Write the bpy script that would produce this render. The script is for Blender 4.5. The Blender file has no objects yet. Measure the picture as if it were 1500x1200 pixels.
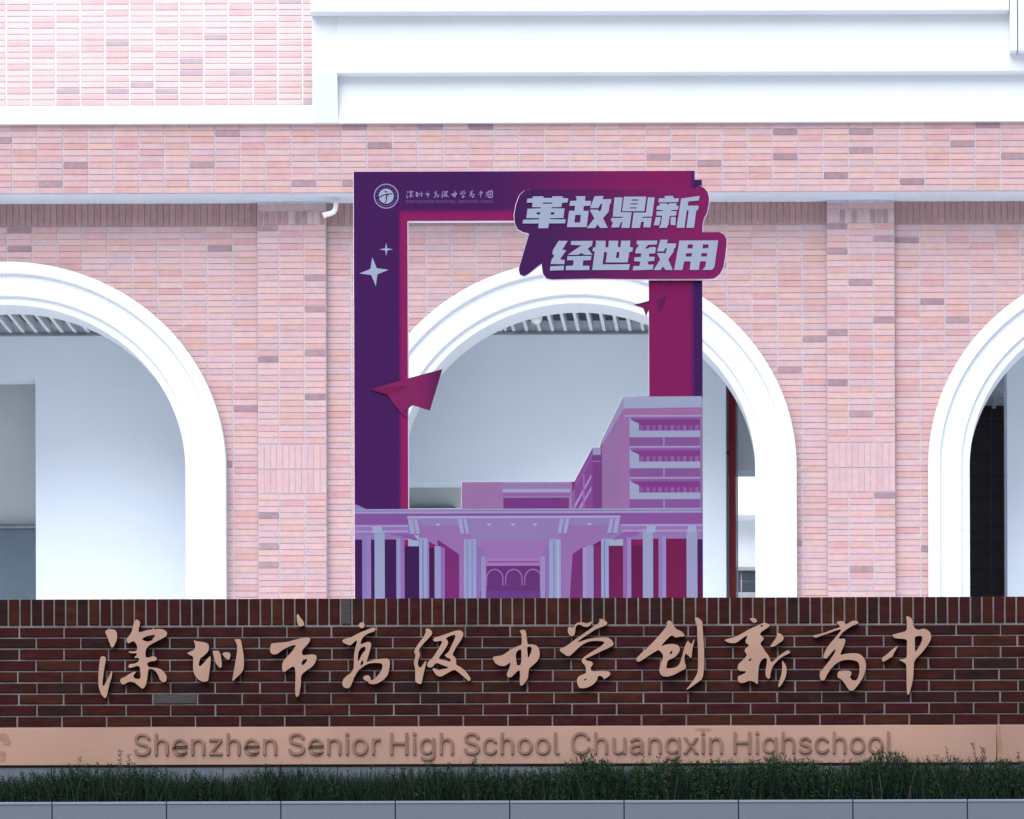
import bpy, bmesh, math, random
from mathutils import Vector, Matrix
from mathutils.geometry import tessellate_polygon

R = math.radians
rnd = random.Random(7)
scene = bpy.context.scene
C = scene.collection

# ------------------------------------------------------------------ camera
F = 5222.0            # focal length in photo pixels (photo is 1500 wide)
VX, VY = 1200.0, 1900.0   # where the optical axis meets the photo plane (the horizon lies below the frame)
EYE = 1.6
ROLL = 0.0030
cam = bpy.data.cameras.new('camera')
cam.sensor_width = 36.0
cam.lens = F / 1500.0 * 36.0
cam.shift_x = (750.0 - (VX + 3.9)) / 1500.0
cam.shift_y = ((VY - 1.35) - 600.0) / 1500.0
cam.clip_start = 0.1
cam.clip_end = 3000
camo = bpy.data.objects.new('camera', cam)
C.objects.link(camo)
camo.location = (0, 0, EYE)
camo.rotation_euler = (Matrix.Rotation(R(90), 3, 'X') @ Matrix.Rotation(-ROLL, 3, 'Z')).to_euler()
scene.camera = camo

# ------------------------------------------------------------------ light
SUN_EL, SUN_AZ = R(55), R(200)      # azimuth clockwise from +Y: behind the camera, a little to the left
world = bpy.data.worlds.new('World')
scene.world = world
world.use_nodes = True
wn = world.node_tree
wn.nodes.clear()
sky = wn.nodes.new('ShaderNodeTexSky')
sky.sky_type = 'NISHITA'
sky.sun_disc = False
sky.sun_elevation = SUN_EL
sky.sun_rotation = SUN_AZ
sky.air_density = 1.0
sky.dust_density = 3.0
sky.ozone_density = 1.0
bg = wn.nodes.new('ShaderNodeBackground')
bg.inputs['Strength'].default_value = 0.05
wo = wn.nodes.new('ShaderNodeOutputWorld')
wn.links.new(sky.outputs[0], bg.inputs[0])
wn.links.new(bg.outputs[0], wo.inputs[0])
sl = bpy.data.lights.new('sun', 'SUN')
sl.energy = 1.5
sl.angle = R(64)
sl.color = (0.97, 0.985, 1.0)
slo = bpy.data.objects.new('sun', sl)
C.objects.link(slo)
sdir = Vector((math.sin(SUN_AZ) * math.cos(SUN_EL), math.cos(SUN_AZ) * math.cos(SUN_EL), math.sin(SUN_EL)))
slo.rotation_euler = sdir.to_track_quat('Z', 'Y').to_euler()
slo.location = (0, -5, 30)
scene.view_settings.view_transform = 'Standard'
scene.view_settings.look = 'None'
scene.view_settings.exposure = 1.62
scene.view_settings.gamma = 1.0
scene.view_settings.use_curve_mapping = False

# ------------------------------------------------------------------ depths of the place (metres from the eye)
YK = 19.45    # front of the granite planter
YS = 20.0     # face of the sign wall
YB = 24.0     # photo frame board
YU = 35.75    # upper brick wall
YF = 34.95    # fascia
YA = 35.30    # arcade wall
YI = 37.15    # inner wall of the arcade
ZFLOOR = 7.5
ZPOD = 5.9


def X(px, Y): return (px - VX) * Y / F
def Z(py, Y): return EYE + (VY - py) * Y / F
def XZ(p, Y): return (X(p[0], Y), Z(p[1], Y))


# ------------------------------------------------------------------ helpers
def lin(c):
    c /= 255.0
    return c / 12.92 if c <= 0.04045 else ((c + 0.055) / 1.055) ** 2.4


def alb(r, g, b, k=0.72):
    return tuple(min(0.85, lin(v) * k) for v in (r, g, b))


def clay(c, k):
    c = tuple(v * 0.68 + m * 0.32 for v, m in zip(c, (226, 188, 194)))
    r, g, b = alb(*c, k)
    return (r, g * 0.99, b * 0.955)


def tag(o, label=None, cat=None, group=None, kind=None):
    if label: o['label'] = label
    if cat: o['category'] = cat
    if group: o['group'] = group
    if kind: o['kind'] = kind
    return o


def empty(name, loc, label, cat, group=None):
    o = bpy.data.objects.new(name, None)
    C.objects.link(o)
    o.location = loc
    o.empty_display_size = 0.2
    return tag(o, label, cat, group)


def parent(o, p):
    if p is None: return
    o.parent = p
    if p.type == 'EMPTY':
        o.matrix_parent_inverse = Matrix.Translation(-Vector(p.location))


def link(name, me, p=None, loc=None):
    o = bpy.data.objects.new(name, me)
    C.objects.link(o)
    if loc is not None: o.location = loc
    parent(o, p)
    return o


class MB:
    """collects faces with materials, becomes one mesh"""
    def __init__(self):
        self.v, self.f, self.m, self.mats, self.sm = [], [], [], [], []

    def mi(self, mat):
        if mat not in self.mats: self.mats.append(mat)
        return self.mats.index(mat)

    def raw(self, verts, faces, mat, smooth=False):
        b = len(self.v)
        self.v.extend(verts)
        k = self.mi(mat)
        for f in faces:
            self.f.append([b + i for i in f]); self.m.append(k); self.sm.append(smooth)

    def box(self, x0, x1, y0, y1, z0, z1, mat, ch=0.0, back=True):
        if x0 > x1: x0, x1 = x1, x0
        if z0 > z1: z0, z1 = z1, z0
        if ch <= 0:
            v = [(x0, y0, z0), (x1, y0, z0), (x1, y0, z1), (x0, y0, z1), (x0, y1, z0), (x1, y1, z0), (x1, y1, z1), (x0, y1, z1)]
            f = [(0, 1, 2, 3), (1, 5, 6, 2), (5, 4, 7, 6) if back else None, (4, 0, 3, 7), (3, 2, 6, 7), (4, 5, 1, 0)]
        else:
            c = ch
            v = [(x0 + c, y0, z0 + c), (x1 - c, y0, z0 + c), (x1 - c, y0, z1 - c), (x0 + c, y0, z1 - c),
                 (x0, y0 + c, z0), (x1, y0 + c, z0), (x1, y0 + c, z1), (x0, y0 + c, z1),
                 (x0, y1, z0), (x1, y1, z0), (x1, y1, z1), (x0, y1, z1)]
            f = [(0, 1, 2, 3), (4, 5, 1, 0), (5, 6, 2, 1), (6, 7, 3, 2), (7, 4, 0, 3),
                 (8, 9, 5, 4), (9, 10, 6, 5), (10, 11, 7, 6), (11, 8, 4, 7), (9, 8, 11, 10) if back else None]
        self.raw(v, [q for q in f if q], mat)

    def prism(self, loops, y0, y1, mat, bevel=0.0):
        """loops: outline and holes as (x, z); extruded from y0 (front) to y1"""
        lp = []
        for i, l in enumerate(loops):
            a = sum(l[j][0] * l[(j + 1) % len(l)][1] - l[(j + 1) % len(l)][0] * l[j][1] for j in range(len(l)))
            if (a < 0) == (i == 0): l = list(reversed(l))   # outline ccw (seen from -Y), holes cw
            lp.append(l)
        tris = tessellate_polygon([[Vector((x, z, 0)) for x, z in l] for l in lp])
        flat = [p for l in lp for p in l]
        n = len(flat)
        v = [(x, y0, z) for x, z in flat] + [(x, y1, z) for x, z in flat]
        f = []
        for t in tris:
            a, b, c = t
            ar = (flat[b][0] - flat[a][0]) * (flat[c][1] - flat[a][1]) - (flat[c][0] - flat[a][0]) * (flat[b][1] - flat[a][1])
            if ar < 0: b, c = c, b
            f.append((a, b, c)); f.append((n + a, n + c, n + b))
        o = 0
        for l in lp:
            k = len(l)
            for j in range(k):
                a, b = o + j, o + (j + 1) % k
                f.append((b, a, n + a, n + b))
            o += k
        self.raw(v, f, mat)

    def tube(self, pts, r, mat, n=10):
        pts = [Vector(p) for p in pts]
        v, f = [], []
        for i, p in enumerate(pts):
            d = (pts[min(i + 1, len(pts) - 1)] - pts[max(i - 1, 0)]).normalized()
            a = d.cross(Vector((0.1, 1, 0.05))).normalized()
            b = d.cross(a)
            rr = r[i] if isinstance(r, (list, tuple)) else r
            for k in range(n):
                t = 2 * math.pi * k / n
                v.append(tuple(p + (a * math.cos(t) + b * math.sin(t)) * rr))
        for i in range(len(pts) - 1):
            for k in range(n):
                f.append((i * n + k, i * n + (k + 1) % n, (i + 1) * n + (k + 1) % n, (i + 1) * n + k))
        f.append(tuple(range(n))); f.append(tuple((len(pts) - 1) * n + k for k in reversed(range(n))))
        self.raw(v, f, mat, True)

    def mesh(self, name):
        me = bpy.data.meshes.new(name)
        me.from_pydata(self.v, [], self.f)
        for m in self.mats: me.materials.append(m)
        me.polygons.foreach_set('material_index', self.m)
        me.polygons.foreach_set('use_smooth', self.sm)
        me.update()
        return me

    def obj(self, name, p=None, fix=False):
        me = self.mesh(name)
        if fix:
            bm = bmesh.new(); bm.from_mesh(me)
            bmesh.ops.recalc_face_normals(bm, faces=bm.faces)
            bm.to_mesh(me); bm.free()
        return link(name, me, p)


# ------------------------------------------------------------------ materials
def new_mat(name):
    m = bpy.data.materials.new(name)
    m.use_nodes = True
    nt = m.node_tree
    nt.nodes.clear()
    out = nt.nodes.new('ShaderNodeOutputMaterial')
    b = nt.nodes.new('ShaderNodeBsdfPrincipled')
    nt.links.new(b.outputs[0], out.inputs[0])
    return m, nt, b


def surf(name, col, rough=0.7, metal=0.0, var=0.12, scale=6.0, bump=0.0, bscale=60.0, spec=0.4, blotch=0.0, bcol=None, stretch=None):
    m, nt, b = new_mat(name)
    N, L = nt.nodes, nt.links
    b.inputs['Roughness'].default_value = rough
    b.inputs['Metallic'].default_value = metal
    b.inputs['Specular IOR Level'].default_value = spec
    geo = N.new('ShaderNodeNewGeometry')
    src = geo.outputs['Position']
    if stretch:
        mp = N.new('ShaderNodeMapping'); mp.inputs['Scale'].default_value = stretch
        L.new(src, mp.inputs['Vector']); src = mp.outputs[0]
    n1 = N.new('ShaderNodeTexNoise'); n1.inputs['Scale'].default_value = scale; n1.inputs['Detail'].default_value = 6
    L.new(src, n1.inputs['Vector'])
    mr = N.new('ShaderNodeMapRange')
    mr.inputs['From Min'].default_value = 0.3; mr.inputs['From Max'].default_value = 0.7
    mr.inputs['To Min'].default_value = 1 - var; mr.inputs['To Max'].default_value = 1 + var
    L.new(n1.outputs['Fac'], mr.inputs['Value'])
    mx = N.new('ShaderNodeVectorMath'); mx.operation = 'SCALE'
    mx.inputs[0].default_value = col[:3]
    L.new(mr.outputs[0], mx.inputs['Scale'])
    last = mx.outputs[0]
    if blotch > 0:
        n2 = N.new('ShaderNodeTexNoise'); n2.inputs['Scale'].default_value = scale * 0.35; n2.inputs['Detail'].default_value = 8
        n2.inputs['Roughness'].default_value = 0.65
        L.new(src, n2.inputs['Vector'])
        r2 = N.new('ShaderNodeMapRange'); r2.interpolation_type = 'SMOOTHSTEP'
        r2.inputs['From Min'].default_value = 0.52; r2.inputs['From Max'].default_value = 0.72
        r2.inputs['To Max'].default_value = blotch
        L.new(n2.outputs['Fac'], r2.inputs['Value'])
        mm = N.new('ShaderNodeMix'); mm.data_type = 'RGBA'
        L.new(r2.outputs[0], mm.inputs['Factor'])
        L.new(last, mm.inputs['A']); mm.inputs['B'].default_value = (*(bcol or [c * 0.5 for c in col])[:3], 1)
        last = mm.outputs['Result']
    L.new(last, b.inputs['Base Color'])
    if bump > 0:
        n3 = N.new('ShaderNodeTexNoise'); n3.inputs['Scale'].default_value = bscale; n3.inputs['Detail'].default_value = 5
        L.new(src, n3.inputs['Vector'])
        bp = N.new('ShaderNodeBump'); bp.inputs['Strength'].default_value = bump; bp.inputs['Distance'].default_value = 0.004
        L.new(n3.outputs['Fac'], bp.inputs['Height'])
        L.new(bp.outputs[0], b.inputs['Normal'])
    return m


_flat = {}
def flat(r, g, b_, k=0.68, rough=0.55):
    key = (r, g, b_, k)
    if key not in _flat:
        _flat[key] = surf('print_ink', alb(r, g, b_, k), rough, var=0.03, scale=3.0, spec=0.04)
    return _flat[key]


M = {}
M['white'] = surf('white_wall_paint', (0.615, 0.655, 0.69), 0.6, var=0.02, scale=1.5, bump=0.08, bscale=25, blotch=0.10, bcol=(0.55, 0.59, 0.64))
M['inner'] = surf('inner_wall_paint', (0.75, 0.835, 0.93), 0.6, var=0.02, scale=1.2, bump=0.05, bscale=20)
M['soffit'] = surf('soffit_paint', (0.58, 0.66, 0.74), 0.6, var=0.04, scale=4)
M['inner_floor'] = surf('pale_polished_floor', (0.80, 0.82, 0.84), 0.5, var=0.04)
M['mortar'] = surf('pale_tile_mortar', (0.44, 0.44, 0.54), 0.9, var=0.12, scale=12)
M['mortar_up'] = surf('overexposed_tile_mortar', (0.78, 0.76, 0.77), 0.9, var=0.05, scale=12)  # joints of the upper wall, overexposure put into the colour
M['mortar_dk'] = surf('grey_brick_mortar', (0.14, 0.125, 0.127), 0.9, var=0.3, scale=7, bump=0.5, bscale=150)
M['ceil'] = surf('grey_plenum', (0.25, 0.31, 0.39), 0.8, var=0.1, scale=5)
M['slat'] = surf('white_metal_slat', (0.72, 0.74, 0.77), 0.5, var=0.02)
M['black'] = surf('black_pipe_paint', (0.015, 0.016, 0.02), 0.5)
M['greygreen'] = surf('grey_inner_paint', (0.78, 0.84, 0.85), 0.7, var=0.04, scale=2)
M['bluegrey'] = surf('blue_grey_panel', (0.17, 0.24, 0.31), 0.35, var=0.12, scale=2, spec=0.5)
M['red'] = surf('dark_red_paint', (0.26, 0.012, 0.018), 0.45, var=0.1, scale=3)
M['granite'] = surf('blue_grey_granite', (0.088, 0.106, 0.140), 0.55, var=0.10, scale=160, bump=0.1, bscale=200, blotch=0.10)
M['granite_edge'] = surf('polished_granite_edge', (0.14, 0.18, 0.24), 0.4, var=0.08, scale=120)
M['soil'] = surf('dark_soil', (0.02, 0.017, 0.013), 1.0, var=0.3, scale=30)
M['paving'] = surf('grey_paving', (0.30, 0.30, 0.30), 0.85, var=0.1, scale=2)
M['terrace'] = surf('pale_terrace_paving', (0.70, 0.71, 0.74), 0.7, var=0.08, scale=3)
M['copper'] = surf('rose_copper_sheet', (0.305, 0.180, 0.138), 0.40, metal=0.25, var=0.13, scale=1.3, bump=0.05, bscale=8, blotch=0.28, bcol=(0.33, 0.165, 0.10), spec=0.5)  # broad light-to-dark tones in the colour imitate uneven gloss
M['copper_face'] = surf('brushed_copper_face', (0.285, 0.168, 0.124), 0.45, metal=0.3, var=0.10, scale=5, spec=0.5, bump=0.06, bscale=30)
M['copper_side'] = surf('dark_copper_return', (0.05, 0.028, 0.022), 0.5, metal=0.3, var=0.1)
M['letter_cu'] = surf('brown_copper_letter', (0.17, 0.09, 0.07), 0.5, metal=0.2, var=0.18, scale=14)
M['stain'] = surf('brown_tape_stain', (0.24, 0.125, 0.08), 0.6, var=0.2, scale=20)
M['pipe'] = surf('white_plastic_pipe', (0.70, 0.74, 0.76), 0.35, var=0.05)
M['frame_edge'] = surf('white_foam_board_edge', (0.72, 0.66, 0.74), 0.7, var=0.04)
M['steel'] = surf('grey_steel', (0.3, 0.3, 0.32), 0.4, metal=0.6)
M['glass'] = surf('dark_window_glass', (0.02, 0.03, 0.045), 0.12, spec=0.6)

# facade tiles
def uclay(c, k):
    r, g, b = alb(*c, k)
    return (r, g, b * 0.93)

base_t = [(228, 196, 205), (225, 190, 200), (229, 198, 202), (221, 189, 198), (232, 194, 196), (226, 186, 193), (232, 192, 190), (229, 182, 186), (233, 196, 190), (216, 190, 200)]
tiles_pink = [surf('pink_facade_tile', clay(c, 0.60), 0.75, var=0.06, spec=0.15, scale=14, bump=0.15, bscale=90) for c in base_t]
tiles_warm = [surf('salmon_facade_tile', clay(c, 0.56), 0.75, var=0.06, spec=0.15, scale=14, bump=0.15, bscale=90) for c in [(234, 184, 182), (231, 178, 184), (236, 190, 184)]]
tiles_dark = [surf('mauve_facade_tile', clay(c, 0.50), 0.75, var=0.12, spec=0.15, scale=16, bump=0.15, bscale=90) for c in [(186, 156, 170), (194, 164, 178), (176, 146, 162)]]
sold = [surf('rose_brown_tile', clay(c, 0.52), 0.75, var=0.10, spec=0.15, scale=14, bump=0.15, bscale=90) for c in [(206, 164, 166), (201, 159, 162), (209, 168, 168), (198, 157, 160)]]  # browner tiles, colour also keeps the shade under the soffit dark
up_pink = [surf('overexposed_pink_tile', uclay(c, 0.72), 0.6, var=0.04, scale=10) for c in [(247, 218, 226), (245, 214, 223), (248, 223, 229), (246, 220, 227)]]  # upper tile sets are paler: overexposed brightness painted into their colour
up_warm = [surf('overexposed_rose_tile', uclay(c, 0.70), 0.6, var=0.05, scale=10) for c in [(245, 202, 210), (246, 208, 216)]]
up_dark = [surf('overexposed_grey_tile', alb(*c, 0.66), 0.6, var=0.08, scale=10) for c in [(220, 194, 206)]]
brick_m = [surf('dark_red_brick', c, 0.85, var=0.28, scale=9, bump=0.5, bscale=70, blotch=0.3, bcol=(0.020, 0.011, 0.013), stretch=(1, 1, 3), spec=0.03)
           for c in [(0.031, 0.0085, 0.0085), (0.027, 0.008, 0.008), (0.034, 0.010, 0.008), (0.024, 0.0085, 0.0080), (0.031, 0.008, 0.010), (0.036, 0.012, 0.0085), (0.020, 0.009, 0.009), (0.029, 0.0085, 0.008)]]
brick_grey = [surf('sooty_brick', c, 0.6, var=0.25, scale=9, bump=0.5, bscale=70) for c in [(0.014, 0.010, 0.012), (0.020, 0.015, 0.017)]]
dk_tile = [surf('dark_brown_tile', c, 0.6, var=0.2, scale=9) for c in [(0.034, 0.022, 0.026), (0.028, 0.018, 0.022), (0.042, 0.024, 0.028)]]

# ------------------------------------------------------------------ ground and terraces
def struct(o): return tag(o, kind='structure')

g = MB(); g.raw([(-600, -300, 0), (600, -300, 0), (600, 900, 0), (-600, 900, 0)], [(0, 1, 2, 3)], M['paving']); struct(g.obj('ground'))
zk = Z(1173, YK)
g = MB(); g.box(-30, 25, YK + 0.5, 22.6, 0.0, 4.2, M['terrace']); struct(g.obj('lower_terrace'))
g = MB()
g.box(-30, 25, 22.604, 33.4, 0.004, ZPOD, M['terrace'])
for i in range(10):
    g.box(-30, 25, 33.4 + i * 0.16, 33.56 + i * 0.16, 0.004, ZPOD + (i + 1) * 0.16, M['terrace'])
g.box(-30, 25, 35.0, 42.0, 0.004, ZFLOOR, M['inner_floor'])
struct(g.obj('terrace'))


# ------------------------------------------------------------------ tiles
_tm = {}
def tile_mesh(w, h, d, mat, ch=0.0):
    key = (round(w, 3), round(h, 3), round(d, 4), mat.name, ch)
    if key not in _tm:
        b = MB(); b.box(-w / 2, w / 2, -d, 0.0, -h / 2, h / 2, mat, ch, back=False)
        _tm[key] = b.mesh('tile')
    return _tm[key]


def lay(tiles, name, par, yface, proud, limit=300, ch=0.0, stuffname=None, rank=None):
    """tiles: list of (x0,x1,z0,z1,mat). first `limit` as parts, rest joined"""
    order = sorted(tiles, key=rank) if rank else tiles
    for (x0, x1, z0, z1, mt) in order[:limit]:
        d = proud + rnd.uniform(-0.0012, 0.0012)
        me = tile_mesh(x1 - x0, z1 - z0, d, mt, ch)
        link(name, me, par, ((x0 + x1) / 2, yface, (z0 + z1) / 2))
    rest = order[limit:]
    if rest:
        b = MB()
        for (x0, x1, z0, z1, mt) in rest:
            d = proud + rnd.uniform(-0.0012, 0.0012)
            b.box(x0, x1, yface - d, yface, z0, z1, mt, ch, back=False)
        tag(b.obj(stuffname or name + '_field', par), kind='stuff')


_dark = set()
def pick(row, col, dense=0.065):
    r = rnd.random()
    if r < dense:
        if any((row + i, col + j) in _dark for i in (-2, -1, 0, 1, 2) for j in (-1, 0, 1)): r = 1.0
        else: _dark.add((row, col))
    if r < dense: return rnd.choice(tiles_dark)
    if r < dense + 0.15: return rnd.choice(tiles_warm)
    return rnd.choice(tiles_pink)


def grid(Y, xs, y0, y1, n, chooser, clip=None, jx=1.6, jy=1.3):
    """xs: joint positions in px; rows from y0 to y1 (px, down) n rows"""
    out = []
    ph = (y1 - y0) / n
    _dark.clear()
    for r in range(n):
        ya, yb = y0 + r * ph, y0 + (r + 1) * ph
        for c in range(len(xs) - 1):
            a, b = xs[c] + jx / 2, xs[c + 1] - jx / 2
            spans = [(a, b)]
            if clip: spans = clip(a, b, ya, yb)
            for (u, w) in spans:
                if w - u < 2.5: continue
                out.append((X(u, Y), X(w, Y), Z(yb - jy / 2, Y), Z(ya + jy / 2, Y), chooser(r, c)))
    return out


def inview(t, Y):
    cx = (t[0] + t[1]) / 2 * F / Y + VX
    return -20 < cx < 1520

# ------------------------------------------------------------------ school building
XL, XR = X(-700, YA), X(2500, YA)
bld = empty('school_building', (X(750, YA), YA, ZFLOOR), 'pink tiled school building with white round arches and a white ledge, behind the sign wall', 'building')

ARCH = [12.0, 846.0, 1680.0]
A_IN, B_IN, YC = 260.0, 241.0, 687.0
S = YA / F


def half(py, d):
    a, b = A_IN + d, B_IN + d
    if py >= YC: return a
    t = (YC - py) / b
    return a * math.sqrt(1 - t * t) if t < 1 else -1


# arcade wall backing with arched openings
dm = 30.0
yfl = VY - (ZFLOOR - EYE) * F / YA
pts = [(-700, yfl)]
for cx in ARCH:
    pts.append((cx - A_IN - dm, yfl))
    for k in range(0, 41):
        t = math.pi - math.pi * k / 40
        pts.append((cx + (A_IN + dm) * math.cos(t), YC - (B_IN + dm) * math.sin(t)))
    pts.append((cx + A_IN + dm, yfl))
pts += [(2500, yfl), (2500, 255), (-700, 255)]
b = MB(); b.prism([[XZ(p, YA) for p in pts]], YA, YA + 0.30, M['mortar'])
wall = b.obj('arcade_wall', bld)


def clip_arch(a, b_, ya, yb):
    sp = [(a, b_)]
    for cx in ARCH:
        w = half(yb, dm)
        if w <= 0: continue
        l, r = cx - w, cx + w
        nsp = []
        for (u, v) in sp:
            if v <= l or u >= r: nsp.append((u, v)); continue
            if u < l: nsp.append((u, l))
            if v > r: nsp.append((r, v))
        sp = nsp
    return sp


PIL = [(-456, -356), (378, 478), (1212, 1311), (2046, 2146)]
segs = [(-690, -456, 6), (-356, 378, 20), (478, 1212, 20), (1311, 2046, 20)]
wt = []
for (a, b_, n) in segs:
    xs = [a + (b_ - a) * i / n for i in range(n + 1)]
    wt += grid(YA, xs, 331, 331 + 9.05 * 63, 63, lambda r, c: pick(r, c, 0.015), clip_arch)
rk = lambda t: (0 if inview(t, YA) and t[1] - t[0] > 0.2 else 1, abs((t[0] + t[1]) / 2 * F / YA + VX - 1250), )
lay(wt, 'wall_tile', wall, YA, 0.006, 300, stuffname='wall_tile_field', rank=rk)
# soldier course under the soffit
so = []
for (a, b_, n) in segs:
    k = int((b_ - a) / 9.15)
    for i in range(k):
        u = a + (b_ - a) * i / k
        so.append((X(u + 0.6, YA), X(u + (b_ - a) / k - 0.6, YA), Z(330, YA), Z(294, YA), rnd.choice(sold)))
lay(so, 'soldier_tile', wall, YA, 0.012, 200, stuffname='soldier_tile_field', rank=lambda t: 0 if inview(t, YA) else 1)

# pilasters
YP = YA - 0.07
pt, ps = [], []
for (a, b_) in PIL:
    b = MB(); b.box(X(a, YP), X(b_, YP), YP, YA - 0.0005, ZFLOOR, Z(280, YP), M['mortar'])
    pl = b.obj('pilaster', bld)
    w = b_ - a
    xs = [a - 0.5, a + 0.31 * w, a + 0.68 * w, b_ + 0.5]
    tl = grid(YP, xs, 299, 308, 1, lambda r, c: rnd.choice(tiles_pink))
    tl += grid(YP, xs, 328.5, 328.5 + 9.05 * 35.5, 35, lambda r, c: pick(r, c, 0.11))
    tl += grid(YP, xs, 723, 723 + 9.05 * 19, 19, lambda r, c: pick(r, c, 0.08))
    for (y0, y1) in ((309, 328),):
        for i in range(11):
            u = a + w * i / 11
            tl.append((X(u + 0.9, YP), X(u + w / 11 - 0.9, YP), Z(y1, YP), Z(y0, YP), rnd.choice(tiles_pink[:3] + sold)))
    for (y0, y1) in ((651, 686), (687.5, 722)):
        for i in range(11):
            u = a + w * i / 11
            tl.append((X(u + 0.45, YP), X(u + w / 11 - 0.45, YP), Z(y1, YP), Z(y0, YP), rnd.choice(tiles_pink[:6])))
    lay(tl, 'pilaster_tile', pl, YP, 0.006, 300)

# arch mouldings, in segments
prof = [(0.26, 0.304), (0.0, 0.304), (0.0, -0.022), (0.006, -0.028), (0.078, -0.028), (0.080, -0.032), (0.082, -0.056), (0.088, -0.060),
        (0.19, -0.058), (0.292, -0.062), (0.296, -0.092), (0.302, -0.097), (0.405, -0.097), (0.412, -0.090), (0.412, 0.0)]
for cx in ARCH:
    path = []
    path.append(('leg', 1, ZFLOOR)); path.append(('leg', 1, Z(780, YA))); path.append(('gap',))
    path.append(('leg', 1, Z(780, YA) + 0.002)); path.append(('arc', 0.0))
    nseg, per = 6, 12
    for s_ in range(nseg):
        path.append(('gap',))
        for k in range(per + 1):
            t = math.pi * (s_ + k / per) / nseg
            if k == 0: t += 0.0007
            path.append(('arc', t))
    path.append(('gap',))
    path.append(('arc', math.pi)); path.append(('leg', -1, Z(780, YA) + 0.002)); path.append(('gap',))
    path.append(('leg', -1, Z(780, YA))); path.append(('leg', -1, ZFLOOR))
    runs, cur = [], []
    for q in path:
        if q[0] == 'gap':
            runs.append(cur); cur = []
        else: cur.append(q)
    runs.append(cur)
    xc, zc, aw, bw = X(cx, YA), Z(YC, YA), A_IN * S, B_IN * S
    for run in runs:
        v, f = [], []
        for q in run:
            for (d, dy) in prof:
                if q[0] == 'leg': v.append((xc + q[1] * (aw + d), YA + dy, q[2]))
                else: v.append((xc + (aw + d) * math.cos(q[1]), YA + dy, zc + (bw + d) * math.sin(q[1])))
        n = len(prof)
        for i in range(len(run) - 1):
            for k in range(n - 1):
                f.append((i * n + k, (i + 1) * n + k, (i + 1) * n + k + 1, i * n + k + 1))
        f.append(tuple(range(n))); f.append(tuple((len(run) - 1) * n + k for k in reversed(range(n))))
        mb = MB(); mb.raw(v, f, M['white'])
        mb.obj('arch_moulding', bld, fix=True)

# soffit and fascia
zs = Z(282, YF)
b = MB(); b.box(XL, XR, YF + 0.03, YA - 0.0005, zs + 0.004, zs + 0.12, M['soffit']); b.obj('soffit', bld)
b = MB(); b.box(XL, XR, YF, YF + 0.3, zs + 0.124, Z(176, YF), M['mortar']); b.box(XL, XR, YF, YF + 0.026, zs + 0.002, zs + 0.1235, M['mortar'])
fas = b.obj('fascia', bld)
xs = [19 + 37.12 * i for i in range(-12, 56)]
ft = grid(YF, xs, 181, 282, 11, lambda r, c: pick(r, c, 0.07))
lay(ft, 'fascia_tile', fas, YF, 0.006, 300, rank=lambda t: 0 if inview(t, YF) else 1)

# white ledge
Y1 = YF - 0.045
b = MB()
b.box(XL, XR, Y1, YF + 0.3, Z(179.6, Y1), Z(153, Y1), M['white'])
b.box(X(459, Y1), XR, Y1, YF + 0.3, Z(153, Y1) + 0.0005, Z(-60, Y1), M['white'])
b.obj('ledge', bld)
Y2 = Y1 - 0.11
b = MB(); b.box(X(495, Y2), XR, Y2, Y1 - 0.001, Z(106.5, Y2), Z(-60, Y2), M['white'], 0.006); b.obj('ledge_band', bld)
b = MB()
xa, xb_, ya_, z1, z2, z3 = X(458.5, Y2), X(495, Y2) - 0.0005, Y2 + 0.006, Z(178.5, Y1), Z(108, Y2), Z(-60, Y2)
b.raw([(xa, ya_, z2), (xb_, ya_, z2), (xb_, ya_, z3), (xa, ya_, z3), (xa, Y1 - 0.002, z1), (xb_, Y1 - 0.002, z1), (xa, Y1 - 0.001, z3), (xb_, Y1 - 0.001, z3)],
      [(0, 1, 2, 3), (4, 5, 1, 0), (4, 0, 3, 6), (1, 5, 7, 2)], M['white'])
b.obj('ledge_end', bld)
Y3 = Y2 - 0.12
b = MB(); b.box(X(456, Y3), X(1480, Y3), Y3, Y2 - 0.001, Z(17, Y3), Z(-60, Y3), M['white'], 0.006); b.obj('ledge_top', bld)
Y4 = Y3 + 0.01
b = MB()
b.box(X(1481, Y4), X(1491.2, Y4), Y4, Y2 - 0.001, Z(76, Y4), Z(-60, Y4), M['white'])
b.box(X(1493.4, Y4), XR, Y4, Y2 - 0.001, Z(76, Y4), Z(-60, Y4), M['white'])
b.box(X(1491.2, Y4) - 0.002, X(1493.4, Y4) + 0.002, Y4 + 0.05, Y2 - 0.0015, Z(75, Y4), Z(-60, Y4), M['steel'])
b.obj('ledge_panel', bld)
# upper wall
b = MB(); b.box(XL, X(470, YU), YU, YU + 0.3, Z(165, YU), Z(-60, YU), M['mortar_up']); upw = b.obj('upper_wall', bld)
xs = [10.5 + 36.15 * i for i in range(-10, 13)] + [461]
def upick(r, c):
    q = rnd.random()
    return rnd.choice(up_dark) if q < 0.05 else rnd.choice(up_warm) if q < 0.33 else rnd.choice(up_pink)
ut = grid(YU, xs, 154 - 8.74 * 22, 154, 22, upick, jx=2.4, jy=2.3)
lay(ut, 'upper_tile', upw, YU, 0.008, 300, rank=lambda t: 0 if inview(t, YU) and t[2] < Z(0, YU) else 1)
b = MB(); b.box(XL, XR, YU + 0.31, 42.0, Z(150, YU), Z(-60, YU), M['white']); b.obj('roof', bld)

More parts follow.
